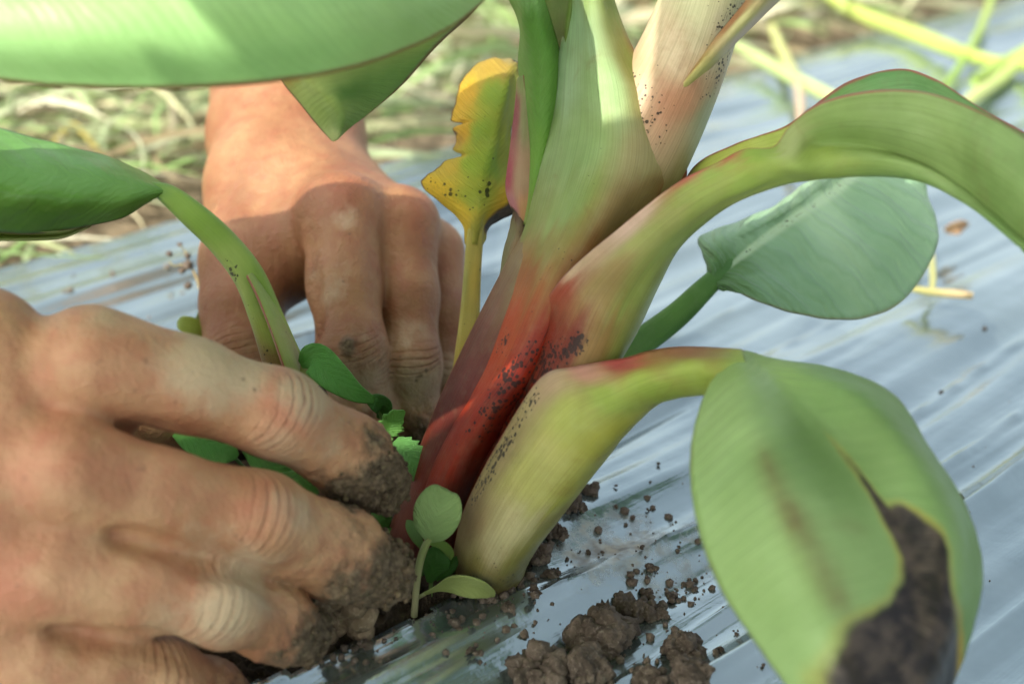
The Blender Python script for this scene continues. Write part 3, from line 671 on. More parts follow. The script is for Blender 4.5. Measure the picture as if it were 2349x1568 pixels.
sheet('leaf', arch7, M_SHEATH, BP, 170, 55, .0009, rough=.0004, au=1.6,
    paint=[(0, 0.267, '#7a2010'), (.06, 0.133, '#7c2012'), (.06, 0.333, '#7c2a18'), (.06, 0.560, '#96783e'), (.12, 0.080, '#8c2e1a'), (.12, 0.240, '#863626'), (.12, 0.427, '#9c7a44'), (.12, 0.640, '#98a050'), (.165, 0.067, '#a4442c'), (.185, 0.020, '#d8b898'), (.18, 0.267, '#a38a54'), (.18, 0.600, '#97a452'), (.24, 0.020, '#e0bca8'), (.24, 0.267, '#a0a45c'), (.24, 0.600, '#96a850'), (.3, 0.027, '#bf5a54'), (.3, 0.267, '#9cac56'), (.36, 0.027, '#b24a48'), (.36, 0.333, '#9cb452'),
           (.3, .10, '#9cac56'), (.33, .11, '#98ae52'), (.36, .09, '#9cb452'), (.42, 0.067, '#94b048'), (.42, 0.400, '#a3b85a'), (.5, 0.067, '#a4b070'), (.5, 0.400, '#9fb65a'), (.58, 0.267, '#98b468'), (.66, 0.267, '#93ad68'), (.8, 0.267, '#8dab64'), (1, 0.267, '#8aa860'), (.35, 0.933, '#b9c65e'), (.45, 0.933, '#b6c862'), (.55, 0.933, '#6f9c52'), (.65, 0.933, '#639650'), (.8, 0.933, '#6a9850')],
    spots=[(.126, .31, .010, .05, 1.3), (.119, .26, .010, .04, 1.2), (.108, .17, .014, .05, 1.1), (.098, .10, .014, .05, 1.15), (.085, .07, .02, .05, 1.05), (.07, .05, .02, .05, .95), (.11, .28, .03, .12, .5), (.09, .2, .04, .12, .45), (.34, .160, .006, .02, .9)])
# front sheath, yellow green, with stalk bending right
front = [
 [(1045, 1350, .394), (1080, 1388, .390), (1130, 1395, .389), (1180, 1368, .390), (1195, 1330, .395)],
 [(1048, 1255, .377), (1085, 1310, .368), (1150, 1322, .366), (1214, 1278, .370), (1216, 1235, .382)],
 [(1075, 1150, .369), (1130, 1200, .358), (1215, 1225, .357), (1290, 1175, .364), (1280, 1130, .380)],
 [(1155, 1005, .363), (1215, 1065, .352), (1305, 1110, .352), (1375, 1058, .360), (1350, 1000, .376)],
 [(1240, 868, .356), (1310, 950, .347), (1400, 1003, .348), (1460, 950, .358), (1420, 890, .370)],
 [(1320, 842, .352), (1400, 905, .344), (1480, 935, .347), (1520, 895, .356), (1450, 825, .364)],
 [(1420, 826, .350), (1480, 870, .342), (1550, 905, .345), (1570, 870, .354), (1520, 800, .360)],
 [(1530, 803, .347), (1570, 850, .339), (1630, 897, .342), (1650, 850, .350), (1600, 796, .356)],
 [(1640, 802, .342), (1655, 845, .334), (1690, 890, .336), (1710, 850, .343), (1690, 805, .350)],
 [(1705, 808, .335), (1715, 840, .329), (1740, 875, .330), (1760, 850, .336), (1740, 812, .343)]]
cl = sheet('leaf', front, M_SHEATH, BP, 100, 37, .0011, rough=.0005,
    paint=[(0, .5, '#574a30'), (.07, .2, '#6a5a38'), (.08, .5, '#7d7440'), (.1, .7, '#8c8440'), (.13, .3, '#857a44'), (.2, .1, '#8d7650'), (.17, .35, '#b8ad84'), (.23, .4, '#c4ba8c'), (.2, .65, '#98944a'), (.15, .55, '#8c8844'), (.32, .05, '#9c8a5c'), (.32, .3, '#b5b266'), (.32, .6, '#a9aa4c'), (.45, .03, '#b89a78'), (.45, .25, '#aab056'), (.45, .5, '#b0ae48'), (.55, .02, '#c98e7c'), (.55, .25, '#9fb24e'), (.65, .02, '#b4504a'), (.65, .3, '#a0b34c'), (.8, .03, '#9c6a48'), (.8, .3, '#a2b350'), (1, .4, '#98b458')],
    spots=[(.33, .06, .08, .05, 1.0), (.26, .04, .06, .05, 1.0), (.4, .04, .05, .04, .8), (.16, .4, .08, .3, .3), (.10, .5, .05, .4, .42), (.05, .4, .05, .5, .6), (.83, .34, .012, .05, .8)])
blade_c = [
 [(1668, 835, .340), (1690, 815, .339), (1712, 808, .341), (1740, 818, .340), (1765, 830, .342)],
 [(1622, 900, .326), (1700, 868, .320), (1775, 868, .327), (1850, 848, .322), (1905, 846, .331)],
 [(1590, 1010, .314), (1720, 960, .305), (1865, 962, .315), (1960, 905, .309), (2045, 905, .322)],
 [(1588, 1120, .306), (1760, 1060, .296), (1945, 1070, .306), (2060, 1000, .301), (2130, 1030, .316)],
 [(1612, 1240, .299), (1800, 1180, .288), (2015, 1185, .299), (2140, 1120, .295), (2212, 1160, .311)],
 [(1655, 1350, .293), (1840, 1300, .282), (2070, 1300, .293), (2190, 1250, .290), (2250, 1300, .307)],
 [(1720, 1450, .288), (1880, 1420, .278), (2085, 1420, .288), (2185, 1390, .286), (2232, 1425, .303)],
 [(1800, 1562, .284), (1930, 1550, .276), (2070, 1545, .284), (2150, 1530, .284), (2185, 1560, .299)],
 [(1900, 1680, .281), (1970, 1680, .276), (2050, 1670, .281), (2090, 1670, .283), (2110, 1690, .294)],
 [(1980, 1790, .280), (2000, 1800, .279), (2020, 1800, .280), (2035, 1800, .282), (2050, 1800, .285)]]
for r in blade_c[1:-1]: r[2] = (r[2][0], r[2][1], r[2][2]-.0045)
sheet('blade', blade_c, M_BLADE, cl, 90, 41, .0008, pleat=(.0001, 20, 5),
    paint=[(.05, .5, '#a0c070'), (.2, .25, '#a6c47e'), (.2, .75, '#8cb068'), (.5, .2, '#a8c680'), (.5, .75, '#8eb06c'), (.8, .2, '#aac884'), (.8, .8, '#86ac62'), (.3, .5, '#84a460')],
    dry=[(.40, .52, .09, .022, .8), (.30, .508, .08, .02, .55), (.48, .57, .06, .06, .95), (.55, .61, .07, .11, 1.1), (.63, .57, .06, .13, 1.1), (.70, .55, .06, .25, 1.2), (.80, .6, .09, .42, 1.4), (.95, .5, .12, .6, 1.3)], rust=[(.36, .25, .07, .03, .7), (.46, .27, .06, .034, 1.0), (.55, .285, .06, .036, 1.0), (.63, .31, .05, .034, 1.0), (.47, .40, .02, .04, .3)])
# stalk and pleated blade behind on the right
dl_rows = [
 [(1628, 632, .428), (1630, 640, .427), (1638, 648, .428), (1645, 656, .426), (1655, 664, .426)],
 [(1616, 590, .432), (1640, 596, .428), (1668, 618, .430), (1690, 648, .423), (1700, 674, .421)],
 [(1606, 545, .438), (1650, 555, .432), (1715, 578, .434), (1760, 650, .423), (1780, 705, .419)],
 [(1680, 515, .443), (1725, 520, .437), (1785, 525, .440), (1850, 640, .426), (1880, 728, .420)],
 [(1775, 475, .449), (1805, 478, .443), (1850, 482, .445), (1930, 600, .430), (1975, 730, .423)],
 [(1830, 435, .455), (1860, 435, .449), (1905, 445, .451), (2000, 560, .436), (2060, 698, .428)],
 [(1870, 405, .461), (1910, 400, .455), (1955, 405, .457), (2060, 510, .443), (2118, 630, .435)],
 [(1920, 380, .467), (1960, 370, .461), (2005, 368, .463), (2095, 460, .451), (2152, 545, .444)],
 [(1990, 350, .472), (2020, 345, .468), (2050, 340, .469), (2110, 400, .460), (2130, 460, .455)],
 [(2070, 330, .476), (2078, 332, .474), (2085, 335, .474), (2090, 345, .472), (2095, 350, .470)]]
dl = sheet('leaf', dl_rows, M_WAXY, BP, 130, 33, .0007, pleat=(.0004, 11, 3.2), paint=[(.1, .5, '#5a8648'), (.3, .2, '#8fb48a'), (.3, .75, '#7ea67a'), (.6, .2, '#95b68e'), (.6, .75, '#80a67c'), (.9, .7, '#90b48c'), (.5, .5, '#9abc92')],
    spots=[(.35, .50, .25, .025, .62), (.6, .49, .2, .02, .4), (.3, .62, .2, .2, .1)])
tube('petiole', [(1330, 905, .405, 34), (1400, 835, .414, 34), (1470, 785, .420, 33), (1550, 725, .424, 30), (1610, 668, .426, 26), (1660, 620, .430, 20), (1700, 585, .434, 8)], M_STALK, dl, 40, 16, .7, paint=[(0, .3, '#6f8f3c'), (.5, .2, '#5f8f38'), (.5, .4, '#47772c'), (1, .3, '#4c7c38')], spots=[(.75, .25, .2, .1, .35)], groove=.35)
# leaf on the left, its stalk crossing the far hand
el_rows = [
 [(396, 436, .414), (384, 436, .408), (372, 442, .407), (358, 450, .407), (346, 459, .408)],
 [(330, 398, .418), (320, 412, .408), (312, 432, .404), (296, 462, .402), (272, 500, .406)],
 [(250, 362, .421), (240, 385, .409), (232, 418, .403), (212, 465, .400), (180, 520, .406)],
 [(150, 336, .422), (140, 365, .410), (130, 405, .402), (110, 460, .398), (80, 534, .406)],
 [(50, 310, .422), (40, 345, .410), (28, 392, .401), (10, 450, .397), (-20, 530, .405)],
 [(-60, 282, .420), (-70, 320, .409), (-80, 372, .400), (-95, 440, .396), (-130, 515, .404)],
 [(-180, 262, .417), (-185, 300, .407), (-190, 350, .399), (-200, 410, .396), (-220, 470, .402)],
 [(-300, 300, .412), (-300, 315, .406), (-302, 335, .402), (-305, 355, .401), (-310, 375, .403)]]
el = sheet('leaf', el_rows, M_BLADE_DARK, BP, 80, 29, .0007, pleat=(.0002, 6, 3), paint=[(.1, .5, '#6c9a48'), (.4, .15, '#649646'), (.4, .5, '#6a9a4c'), (.4, .9, '#52842e'), (.8, .4, '#68964a'), (.8, .9, '#4c7c2a')])
sheet('blade_underside', [[(210, 505, .407), (215, 508, .409), (205, 520, .408)], [(150, 528, .406), (150, 535, .410), (140, 545, .409)], [(60, 528, .405), (60, 540, .411), (50, 550, .409)], [(-40, 520, .404), (-40, 535, .412), (-50, 548, .409)], [(-160, 500, .403), (-160, 515, .412), (-165, 530, .409)]], M_BLADE, el, 40, 9, .0006, paint=[(0, .5, '#8aa04c'), (1, .5, '#93ab54')], spots=[(.2, .7, .5, .3, .2)])
tube('petiole', [(690, 905, .404, 52), (650, 830, .404, 46), (612, 730, .405, 39), (570, 632, .406, 36), (510, 555, .407, 34), (440, 490, .407, 31), (385, 446, .408, 24), (345, 428, .409, 12)], M_STALK, el, 60, 18, .8,
    paint=[(0, .25, '#a4ac50'), (.15, .15, '#8a6a3c'), (.2, .35, '#9db14a'), (.4, .3, '#8fae48'), (.4, .1, '#a9bb68'), (.7, .3, '#86aa44'), (1, .3, '#6a9440')], spots=[(.47, .12, .05, .10, 1.0), (.14, .14, .1, .05, .8), (.3, .12, .2, .05, .45)], groove=.25)
sheet('petiole_wing', [[(672, 905, .398), (690, 900, .402), (712, 905, .404)], [(648, 835, .397), (672, 825, .400), (692, 838, .403)], [(620, 755, .398), (640, 745, .400), (664, 768, .403)], [(590, 680, .400), (604, 672, .402), (622, 690, .404)], [(566, 632, .402), (575, 628, .403), (584, 636, .405)]], M_SHEATH, el, 40, 9, .0008, paint=[(.2, .3, '#a9b45a'), (.2, .8, '#b0a878'), (.8, .5, '#9cb158')], spots=[(.45, .7, .2, .3, .5)], dry=[(.3, .35, .08, .2, .42)])
# yellowed dying leaf
def notch(g, U, Vv):
    left = np.clip(.5-Vv, 0, .5)*2
    bite = .30*np.exp(-((U-.60)/.010)**2)+.34*np.exp(-((U-.44)/.014)**2)+.12*np.exp(-((U-.5)/.05)**2)+.012*np.sin(U*47)+.008*np.sin(U*131)
    mid = g[:, g.shape[1]//2][:, None]
    return mid+(g-mid)*(1-(bite*left)[..., None]*(Vv < .5)[..., None])
yl = sheet('leaf', [
 [(1075, 560, .412), (1080, 560, .409), (1090, 560, .408), (1098, 560, .409), (1104, 560, .412)],
 [(1058, 505, .413), (1074, 505, .409), (1094, 505, .407), (1110, 510, .409), (1128, 515, .413)],
 [(968, 425, .414), (1030, 440, .410), (1103, 448, .408), (1150, 455, .411), (1192, 475, .414)],
 [(1005, 388, .415), (1055, 390, .411), (1112, 390, .409), (1140, 392, .412), (1172, 400, .415)],
 [(1036, 325, .418), (1075, 325, .413), (1126, 325, .411), (1148, 328, .413), (1172, 335, .416)],
 [(1036, 275, .421), (1085, 265, .416), (1140, 262, .413), (1158, 265, .415), (1178, 270, .418)],
 [(1055, 200, .424), (1100, 195, .420), (1155, 200, .417), (1170, 205, .419), (1184, 210, .421)],
 [(1092, 152, .427), (1125, 148, .424), (1165, 152, .421), (1178, 156, .422), (1190, 160, .424)],
 [(1135, 138, .428), (1150, 136, .427), (1172, 138, .425), (1180, 142, .425), (1190, 146, .426)]], M_YELLOW, BP, 120, 33, .0006, fray=notch, rough=.0008,
    paint=[(.05, .5, '#b3ae4a'), (.15, .2, '#ecca40'), (.25, .1, '#ecc438'), (.25, .5, '#b4be48'), (.25, .85, '#e4bc34'), (.38, .15, '#dcbc44'), (.4, .36, '#a4b83c'), (.4, .6, '#98b840'), (.42, .85, '#a8b048'), (.55, .1, '#dcac34'), (.55, .36, '#94ac38'), (.7, .15, '#dcb038'), (.7, .42, '#90aa36'), (.85, .3, '#bfa044'), (1, .4, '#b0a068'), (.7, .85, '#a8b45c')],
    rust=[(.5, .08, .04, .08, .6)], spots=[(.25, .15, .07, .16, .62), (.3, .55, .1, .06, .95), (.42, .58, .14, .05, .5), (.18, .35, .08, .2, .5), (.5, .2, .1, .1, .5), (.3, .3, .1, .15, .5), (.65, .3, .1, .2, .35)], dry=[(.22, .98, .10, .14, 1.1), (.14, .95, .08, .2, .9), (.99, .75, .05, .3, .9), (.55, .0, .03, .08, .7)])
tube('petiole', [(1062, 900, .411, 30), (1070, 820, .411, 28), (1078, 720, .411, 23), (1084, 620, .410, 20), (1090, 540, .409, 19), (1098, 470, .409, 12), (1112, 390, .411, 6), (1140, 262, .415, 3)], M_STALK, yl, 60, 14, .8, paint=[(0, .3, '#c4a84c'), (.4, .3, '#c9b04e'), (.4, .1, '#a8a45a'), (.7, .3, '#b5ac4c'), (1, .3, '#a8b070')], spots=[(.3, .42, .3, .05, .8), (.35, .2, .3, .06, .4)], groove=.3)
# narrow rolled leaf left of the stalk, with pink fold and dead base
gl = sheet('leaf', [
 [(1200, 520, .392), (1206, 515, .388), (1212, 510, .387), (1216, 500, .388)],
 [(1205, 440, .390), (1216, 440, .385), (1226, 440, .383), (1238, 430, .385)],
 [(1212, 350, .388), (1225, 345, .382), (1245, 340, .380), (1262, 345, .383)],
 [(1205, 250, .386), (1225, 245, .379), (1255, 240, .377), (1287, 245, .382)],
 [(1192, 150, .384), (1220, 145, .377), (1255, 140, .375), (1287, 150, .381)],
 [(1195, 60, .382), (1205, 55, .376), (1235, 50, .374), (1266, 65, .380)],
 [(1160, -20, .378), (1190, -30, .373), (1215, -30, .372), (1240, -15, .377)],
 [(1090, -130, .372), (1130, -140, .369), (1160, -140, .369), (1195, -130, .372)],
 [(1000, -240, .366), (1030, -250, .365), (1060, -250, .365), (1090, -240, .366)]], M_BLADE, BP, 80, 25, .0009,
    paint=[(0, .5, '#9cb060'), (.2, .6, '#7fb048'), (.4, .6, '#78aa4c'), (.6, .5, '#74a84a'), (.6, .05, '#8ab862'), (.75, .5, '#a3cf86'), (1, .5, '#8cc06a')])
sheet('leaf_margin', [[(1176, 478, .392), (1195, 500, .389), (1212, 512, .388)], [(1163, 430, .391), (1190, 440, .386), (1220, 445, .385)], [(1172, 350, .390), (1195, 350, .385), (1218, 350, .384)], [(1184, 250, .388), (1200, 245, .384), (1212, 245, .383)], [(1190, 180, .386), (1196, 175, .383), (1204, 172, .381)]], M_SHEATH, gl, 40, 13, .0009, paint=[(.1, .2, '#c4808a'), (.1, .8, '#cf9c6c'), (.35, .05, '#b04a60'), (.35, .6, '#b09070'), (.7, .1, '#9a4c58'), (.7, .7, '#a0a070'), (1, .5, '#8fa864')], dry=[(.0, .2, .12, .5, .8)])
sheet('dry_sheath', [[(1178, 470, .394), (1195, 480, .389), (1214, 500, .390)], [(1165, 560, .394), (1182, 575, .388), (1208, 590, .390)], [(1132, 680, .395), (1152, 690, .388), (1180, 705, .390)], [(1092, 780, .396), (1115, 790, .389), (1140, 810, .390)], [(1045, 890, .397), (1070, 900, .390), (1100, 920, .390)], [(990, 1010, .397), (1020, 1020, .391), (1050, 1040, .391)]], M_SHEATH, gl, 60, 15, .0009, rough=.0008,
    paint=[(0, .3, '#5a4030'), (.15, .2, '#7f7a52'), (.2, .6, '#8a7450'), (.2, .9, '#4c3226'), (.4, .2, '#7c8450'), (.4, .7, '#5a4030'), (.7, .2, '#7a7650'), (.7, .7, '#5a3c2c'), (1, .5, '#542418')], spots=[(.3, .8, .25, .15, 1.0), (.5, .35, .3, .3, .42), (.1, .8, .1, .3, .9)])
# stalk margin standing off the upper stem
sheet('leaf', [[(1522, 256, .380), (1526, 254, .379), (1530, 254, .380)], [(1546, 218, .374), (1553, 216, .371), (1560, 222, .374)], [(1592, 158, .371), (1603, 158, .366), (1613, 168, .371)], [(1645, 88, .369), (1662, 92, .363), (1676, 104, .368)], [(1705, 16, .366), (1728, 22, .360), (1748, 34, .365)], [(1765, -70, .362), (1798, -62, .355), (1828, -48, .361)], [(1840, -180, .360), (1876, -170, .353), (1906, -160, .359)]], M_SHEATH, BP, 50, 13, .001, paint=[(0, .5, '#b09a58'), (.3, .2, '#a8823e'), (.3, .6, '#c8c27c'), (.6, .2, '#a8744c'), (.6, .5, '#cfc98c'), (.6, .9, '#d8c4c0'), (1, .5, '#c8cc94')])
# big blade close to the lens, top left
near_leaf = [
 [(-1130, -70, .312), (-1130, -72, .312), (-1130, -75, .312), (-1130, -78, .312), (-1130, -80, .312)],
 [(-900, 85, .302), (-905, 30, .300), (-900, -70, .304), (-890, -180, .314), (-870, -260, .328)],
 [(-560, 150, .294), (-560, 60, .290), (-550, -70, .295), (-540, -250, .313), (-530, -400, .340)],
 [(-260, 165, .292), (-260, 60, .287), (-250, -80, .292), (-240, -260, .312), (-230, -430, .340)],
 [(-60, 178, .291), (-60, 70, .285), (-50, -80, .290), (-40, -260, .311), (-30, -430, .340)],
 [(150, 198, .290), (150, 80, .284), (155, -80, .290), (160, -270, .312), (170, -440, .342)],
 [(380, 203, .290), (380, 80, .285), (385, -90, .292), (390, -280, .315), (400, -450, .345)],
 [(600, 190, .293), (595, 70, .288), (595, -90, .296), (600, -280, .320), (610, -440, .350)],
 [(800, 157, .298), (790, 50, .294), (780, -90, .303), (780, -260, .327), (790, -400, .355)],
 [(950, 105, .305), (935, 20, .302), (920, -90, .311), (920, -220, .333), (940, -340, .360)],
 [(1052, 48, .314), (1040, -20, .312), (1030, -100, .321), (1040, -190, .340), (1070, -280, .364)],
 [(1130, -20, .326), (1125, -60, .326), (1125, -110, .334), (1140, -170, .348), (1170, -230, .368)],
 [(1220, -110, .345), (1222, -130, .346), (1228, -150, .350), (1240, -170, .358), (1260, -190, .368)]]
sheet('leaf', near_leaf, M_BLADE_NEAR, BP, 90, 41, .0008, pleat=(.0001, 16, 2), paint=[(.2, .1, '#a2cc8a'), (.5, .1, '#9cc880'), (.8, .1, '#a0c47e'), (.5, .5, '#b4dc94'), (.5, .9, '#b4dc94')])
# folded tip of another blade hanging behind it
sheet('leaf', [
 [(600, 60, .345), (640, 50, .342), (700, 50, .338), (920, -10, .352), (1150, -60, .372)],
 [(620, 130, .350), (655, 120, .346), (705, 115, .342), (880, 70, .354), (1085, 25, .372)],
 [(648, 184, .354), (684, 182, .350), (726, 178, .345), (850, 140, .356), (1005, 100, .370)],
 [(690, 236, .357), (725, 228, .353), (765, 222, .349), (840, 205, .357), (922, 192, .366)],
 [(728, 284, .359), (757, 268, .356), (783, 262, .353), (812, 260, .358), (845, 258, .363)],
 [(754, 312, .360), (766, 302, .358), (780, 298, .356), (790, 292, .358), (802, 290, .360)],
 [(766, 325, .360), (768, 322, .360), (770, 320, .359), (772, 318, .359), (776, 314, .360)]], M_BLADE_NEAR, BP, 60, 25, .0007, paint=[(.3, .1, '#d6c070'), (.4, .3, '#d2e090'), (.5, .43, '#c4d884'), (.5, .62, '#6f9850'), (.5, .9, '#7ba05a'), (.9, .3, '#dde8a4'), (.8, .7, '#7fa458')])  # sunlight on the left half is put into its paler paint

# ------------------------------------------------------------------ weeds growing in the hole
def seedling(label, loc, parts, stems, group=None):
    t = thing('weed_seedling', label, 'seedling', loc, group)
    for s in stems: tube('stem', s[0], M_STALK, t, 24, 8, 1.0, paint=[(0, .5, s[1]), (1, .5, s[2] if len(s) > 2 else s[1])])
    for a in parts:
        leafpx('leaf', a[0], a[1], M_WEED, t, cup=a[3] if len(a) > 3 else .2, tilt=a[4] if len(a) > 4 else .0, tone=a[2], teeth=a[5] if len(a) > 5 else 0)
seedling('tiny seedling with one pale rounded leaf in front of the stem base', G(950, 1400),
    [([(982, 1242, .3640), (992, 1215, .3625), (1005, 1170, .361), (1016, 1130, .362), (1020, 1120, .364)], [6, 42, 55, 38, 4], '#a2c07c', .12),
     ([(968, 1256, .366), (955, 1230, .368), (942, 1205, .371), (934, 1193, .373)], [5, 13, 12, 2], '#6d9448', .2),
     ([(985, 1244, .364), (1015, 1250, .366), (1032, 1268, .369), (1034, 1282, .371)], [4, 10, 9, 2], '#80a050', .3)],
    [([(950, 1412, .372, 8), (955, 1350, .369, 8), (962, 1295, .366, 9), (974, 1255, .364, 9), (986, 1235, .3635, 7)], '#b9b88a', '#a4b070')])
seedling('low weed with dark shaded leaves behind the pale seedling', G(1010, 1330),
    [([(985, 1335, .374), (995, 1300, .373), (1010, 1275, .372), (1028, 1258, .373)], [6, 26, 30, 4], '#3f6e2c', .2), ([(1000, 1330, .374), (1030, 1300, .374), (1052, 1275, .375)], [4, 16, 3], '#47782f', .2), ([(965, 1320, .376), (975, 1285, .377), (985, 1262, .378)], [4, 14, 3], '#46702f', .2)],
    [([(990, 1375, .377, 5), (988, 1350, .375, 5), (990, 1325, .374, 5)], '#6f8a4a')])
seedling('fallen pale lanceolate weed leaf lying across the soil at the film edge', G(975, 1365),
    [([(968, 1364, .372), (1005, 1348, .368), (1045, 1338, .365), (1090, 1345, .364), (1122, 1358, .365), (1134, 1366, .366)], [3, 8, 24, 26, 14, 2], '#a3b06a', .35, .5)], [([(940, 1385, .377, 4), (955, 1372, .374, 5), (975, 1361, .371, 4)], '#b4b884')])
seedling('green weed between the two hands with a long smooth leaf folded at its tip', G(900, 1130),
    [([(690, 835, .400), (720, 822, .398), (765, 862, .395), (815, 900, .393), (858, 918, .393)], [10, 36, 36, 22, 8], '#66a84e', .18),
     ([(840, 915, .394), (862, 922, .393), (880, 935, .395), (868, 958, .398)], [6, 20, 20, 4], '#447a34', .2)],
    [([(880, 1150, .402, 5), (890, 1050, .400, 5), (876, 960, .397, 4), (850, 918, .394, 3)], '#6f9a4c')])
seedling('green weed with two saw-toothed leaves beside the red stem', G(925, 1150),
    [([(880, 1000, .390), (893, 982, .388), (905, 962, .387), (928, 942, .388)], [8, 26, 25, 3], '#7cba58', .2, .2, 6), ([(905, 1012, .388), (925, 1030, .386), (945, 1060, .385), (962, 1108, .386)], [14, 34, 36, 6], '#76b262', .15, -.2, 7)],
    [([(920, 1170, .398, 4), (905, 1090, .394, 4), (895, 1030, .391, 4), (900, 1005, .389, 3)], '#7fa458')])
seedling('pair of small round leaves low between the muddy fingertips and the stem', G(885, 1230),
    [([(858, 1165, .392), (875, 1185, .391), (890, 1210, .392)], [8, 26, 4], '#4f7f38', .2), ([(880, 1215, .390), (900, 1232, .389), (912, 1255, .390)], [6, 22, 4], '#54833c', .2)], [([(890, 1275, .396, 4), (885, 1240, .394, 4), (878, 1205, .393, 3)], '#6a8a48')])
seedling('green weed leaves showing through the gap between index and middle finger', G(600, 1150),
    [([(395, 985, .392), (450, 1005, .388), (510, 1030, .386), (545, 1048, .386)], [10, 40, 44, 6], '#5c9c48', .15), ([(560, 1030, .388), (610, 1060, .386), (660, 1085, .386), (690, 1110, .388)], [8, 34, 34, 6], '#54883c', .15), ([(640, 1090, .380), (690, 1105, .379), (730, 1130, .380)], [6, 24, 4], '#5a8c3e', .2), ([(700, 1100, .384), (728, 1122, .383), (750, 1138, .384)], [5, 16, 3], '#4a8a2e', .2)],
    [([(640, 1200, .396, 6), (600, 1120, .392, 5), (540, 1050, .388, 4)], '#5f8a44'), ([(660, 1200, .394, 5), (690, 1130, .388, 4)], '#5f8a44')])
seedling('yellow green weed sprig left of the far thumb', G(450, 790),
    [([(480, 775, .455), (450, 755, .453), (420, 742, .453), (408, 738, .455)], [8, 22, 18, 3], '#a9b84e', .2), ([(478, 760, .457), (465, 735, .456), (458, 712, .457)], [6, 16, 3], '#8fa848', .2)], [([(490, 860, .468, 5), (488, 800, .460, 5), (478, 770, .456, 4)], '#9aac54')])
st = thing('seed_stalk', 'thin dry seed stalk standing on the film left of the far hand', 'weed', G(475, 790))
tube('stem', [(476, 800, .500, 3), (470, 720, .498, 3), (455, 650, .496, 3), (438, 610, .496, 2.5), (425, 580, .496, 2)], M_STALK, st, 24, 6, paint=[(0, .5, '#b5a878'), (1, .5, '#b89a60')])
for q in ([(438, 612, .496, 2), (418, 606, .495, 2), (400, 610, .494, 1.5), (388, 600, .494, 1.5)], [(434, 600, .496, 2), (424, 575, .497, 1.5), (412, 562, .498, 1)]):
    tube('branch', q, M_STALK, st, 12, 6, paint=[(0, .5, '#b8a468'), (1, .5, '#a89858')])
for (x, y, r) in [(388, 582, 8), (412, 560, 6), (428, 608, 12), (418, 620, 9), (432, 586, 7), (432, 655, 9)]:
    V, F = lumps([P(x, y, .4955)], [r*.4955/FPX], 2, .3, 1.5, x); mesh_obj('seed_head', V, F, M_CLOD, st)

# ------------------------------------------------------------------ clods and crumbs
def clod(x, y, rpx, label, n=14, mat=None, group=None, sub=3, flat=.75, name='soil_clod', cat='soil clod', stretch=(1, 1)):
    c = G(x, y); c = G(x, y, surf_z(c[0], c[1])+.001); r = rpx*gd(y)/FPX; z = surf_z(c[0], c[1])
    cs = []; rs = []
    n = int(n*2.2) if n > 4 else n
    for i in range(n):
        q = RNG.normal(size=3); q = q/np.linalg.norm(q)*RNG.random()**.5*.72*r; q[0] *= stretch[0]; q[1] *= stretch[1]; q[2] = abs(q[2])*flat
        rr = r*(.13+.27*RNG.random()**2) if n > 1 else r*.8
        cs.append(np.array([c[0], c[1], z+rr*.55])+q); rs.append(rr)
    V, F = lumps(cs, rs, sub, .55, 2.6, int(x+y)); o = mesh_obj(name, V, F, mat or M_CLOD, None)
    tag(o, label, cat, group or 'soil clods on the film'); return o
BIG = [(1062, 1352, 30, 'dark clod on the soil under the left side of the sheath base', 12), (1120, 1368, 30, 'dark flattened clod right under the sheath base', 12), (1185, 1330, 26, 'dark clod at the right foot of the sheath base', 10), (1375, 1462, 92, 'largest crumbly brown soil clod on the film at the bottom centre', 46), (1235, 1540, 78, 'crumbly brown clod at the bottom edge, left of the largest clod', 36), (1345, 1548, 72, 'brown clod cut by the bottom edge under the largest clod', 30),
 (1440, 1402, 58, 'lumpy grey brown clod touching the upper right of the largest clod', 22), (1500, 1400, 40, 'knobbly clod at the right end of the central clod row', 14), (1488, 1362, 24, 'small round clod perched above the knobbly clod row', 8), (1570, 1488, 58, 'rounded crumbly clod left of the drooping foreground blade', 34), (1500, 1552, 52, 'crumbly clod on the bottom edge, left half of the right pair', 24), (1585, 1556, 60, 'crumbly clod on the bottom edge nearest the drooping blade', 28),
 (1494, 1328, 20, 'single dark clod on the film fold above the clod row', 7), (1352, 1126, 30, 'dark angular clod right of the yellow green sheath', 9), (1316, 1165, 34, 'rough dark clod wedged against the yellow green sheath', 14), (1275, 1205, 38, 'dark fibrous clod at the foot of the yellow green sheath', 16), (1228, 1265, 44, 'brown clod at the hole edge under the sheath base', 18), (1268, 1315, 26, 'brown clod on the film just below the sheath base', 9), (1222, 1362, 30, 'elongated brown clod on the film below the sheath base', 9),
 (1086, 1456, 24, 'small reddish brown clod alone on the film near the torn edge', 5), (1508, 1056, 11, 'single round dark crumb highest on the film right of the stem', 2), (1412, 1112, 11, 'round dark crumb right of the angular clod', 2), (1418, 1146, 14, 'flat dark crumb below the round crumb beside the angular clod', 3), (1486, 1163, 13, 'dark crumb on the film midway to the drooping blade', 3), (1326, 1258, 11, 'round dark crumb on the film right of the sheath base', 2), (1690, 1438, 16, 'flat brown crumb on the film left of the drooping blade', 4), (1162, 1385, 22, 'flat crumb pressed on the film beside the fallen leaf', 5), (1545, 1362, 24, 'pale loose crumb heap right of the clod row', 9), (1410, 1440, 26, 'smooth grey stone among the central clods', 1), (1108, 1535, 14, 'small crumb alone near the bottom edge', 3), (1745, 1522, 12, 'dark crumb at the bottom beside the drooping blade', 2)]
for (x, y, r, lab, n) in BIG: clod(x, y, r, lab, n, stretch=(1, 1))
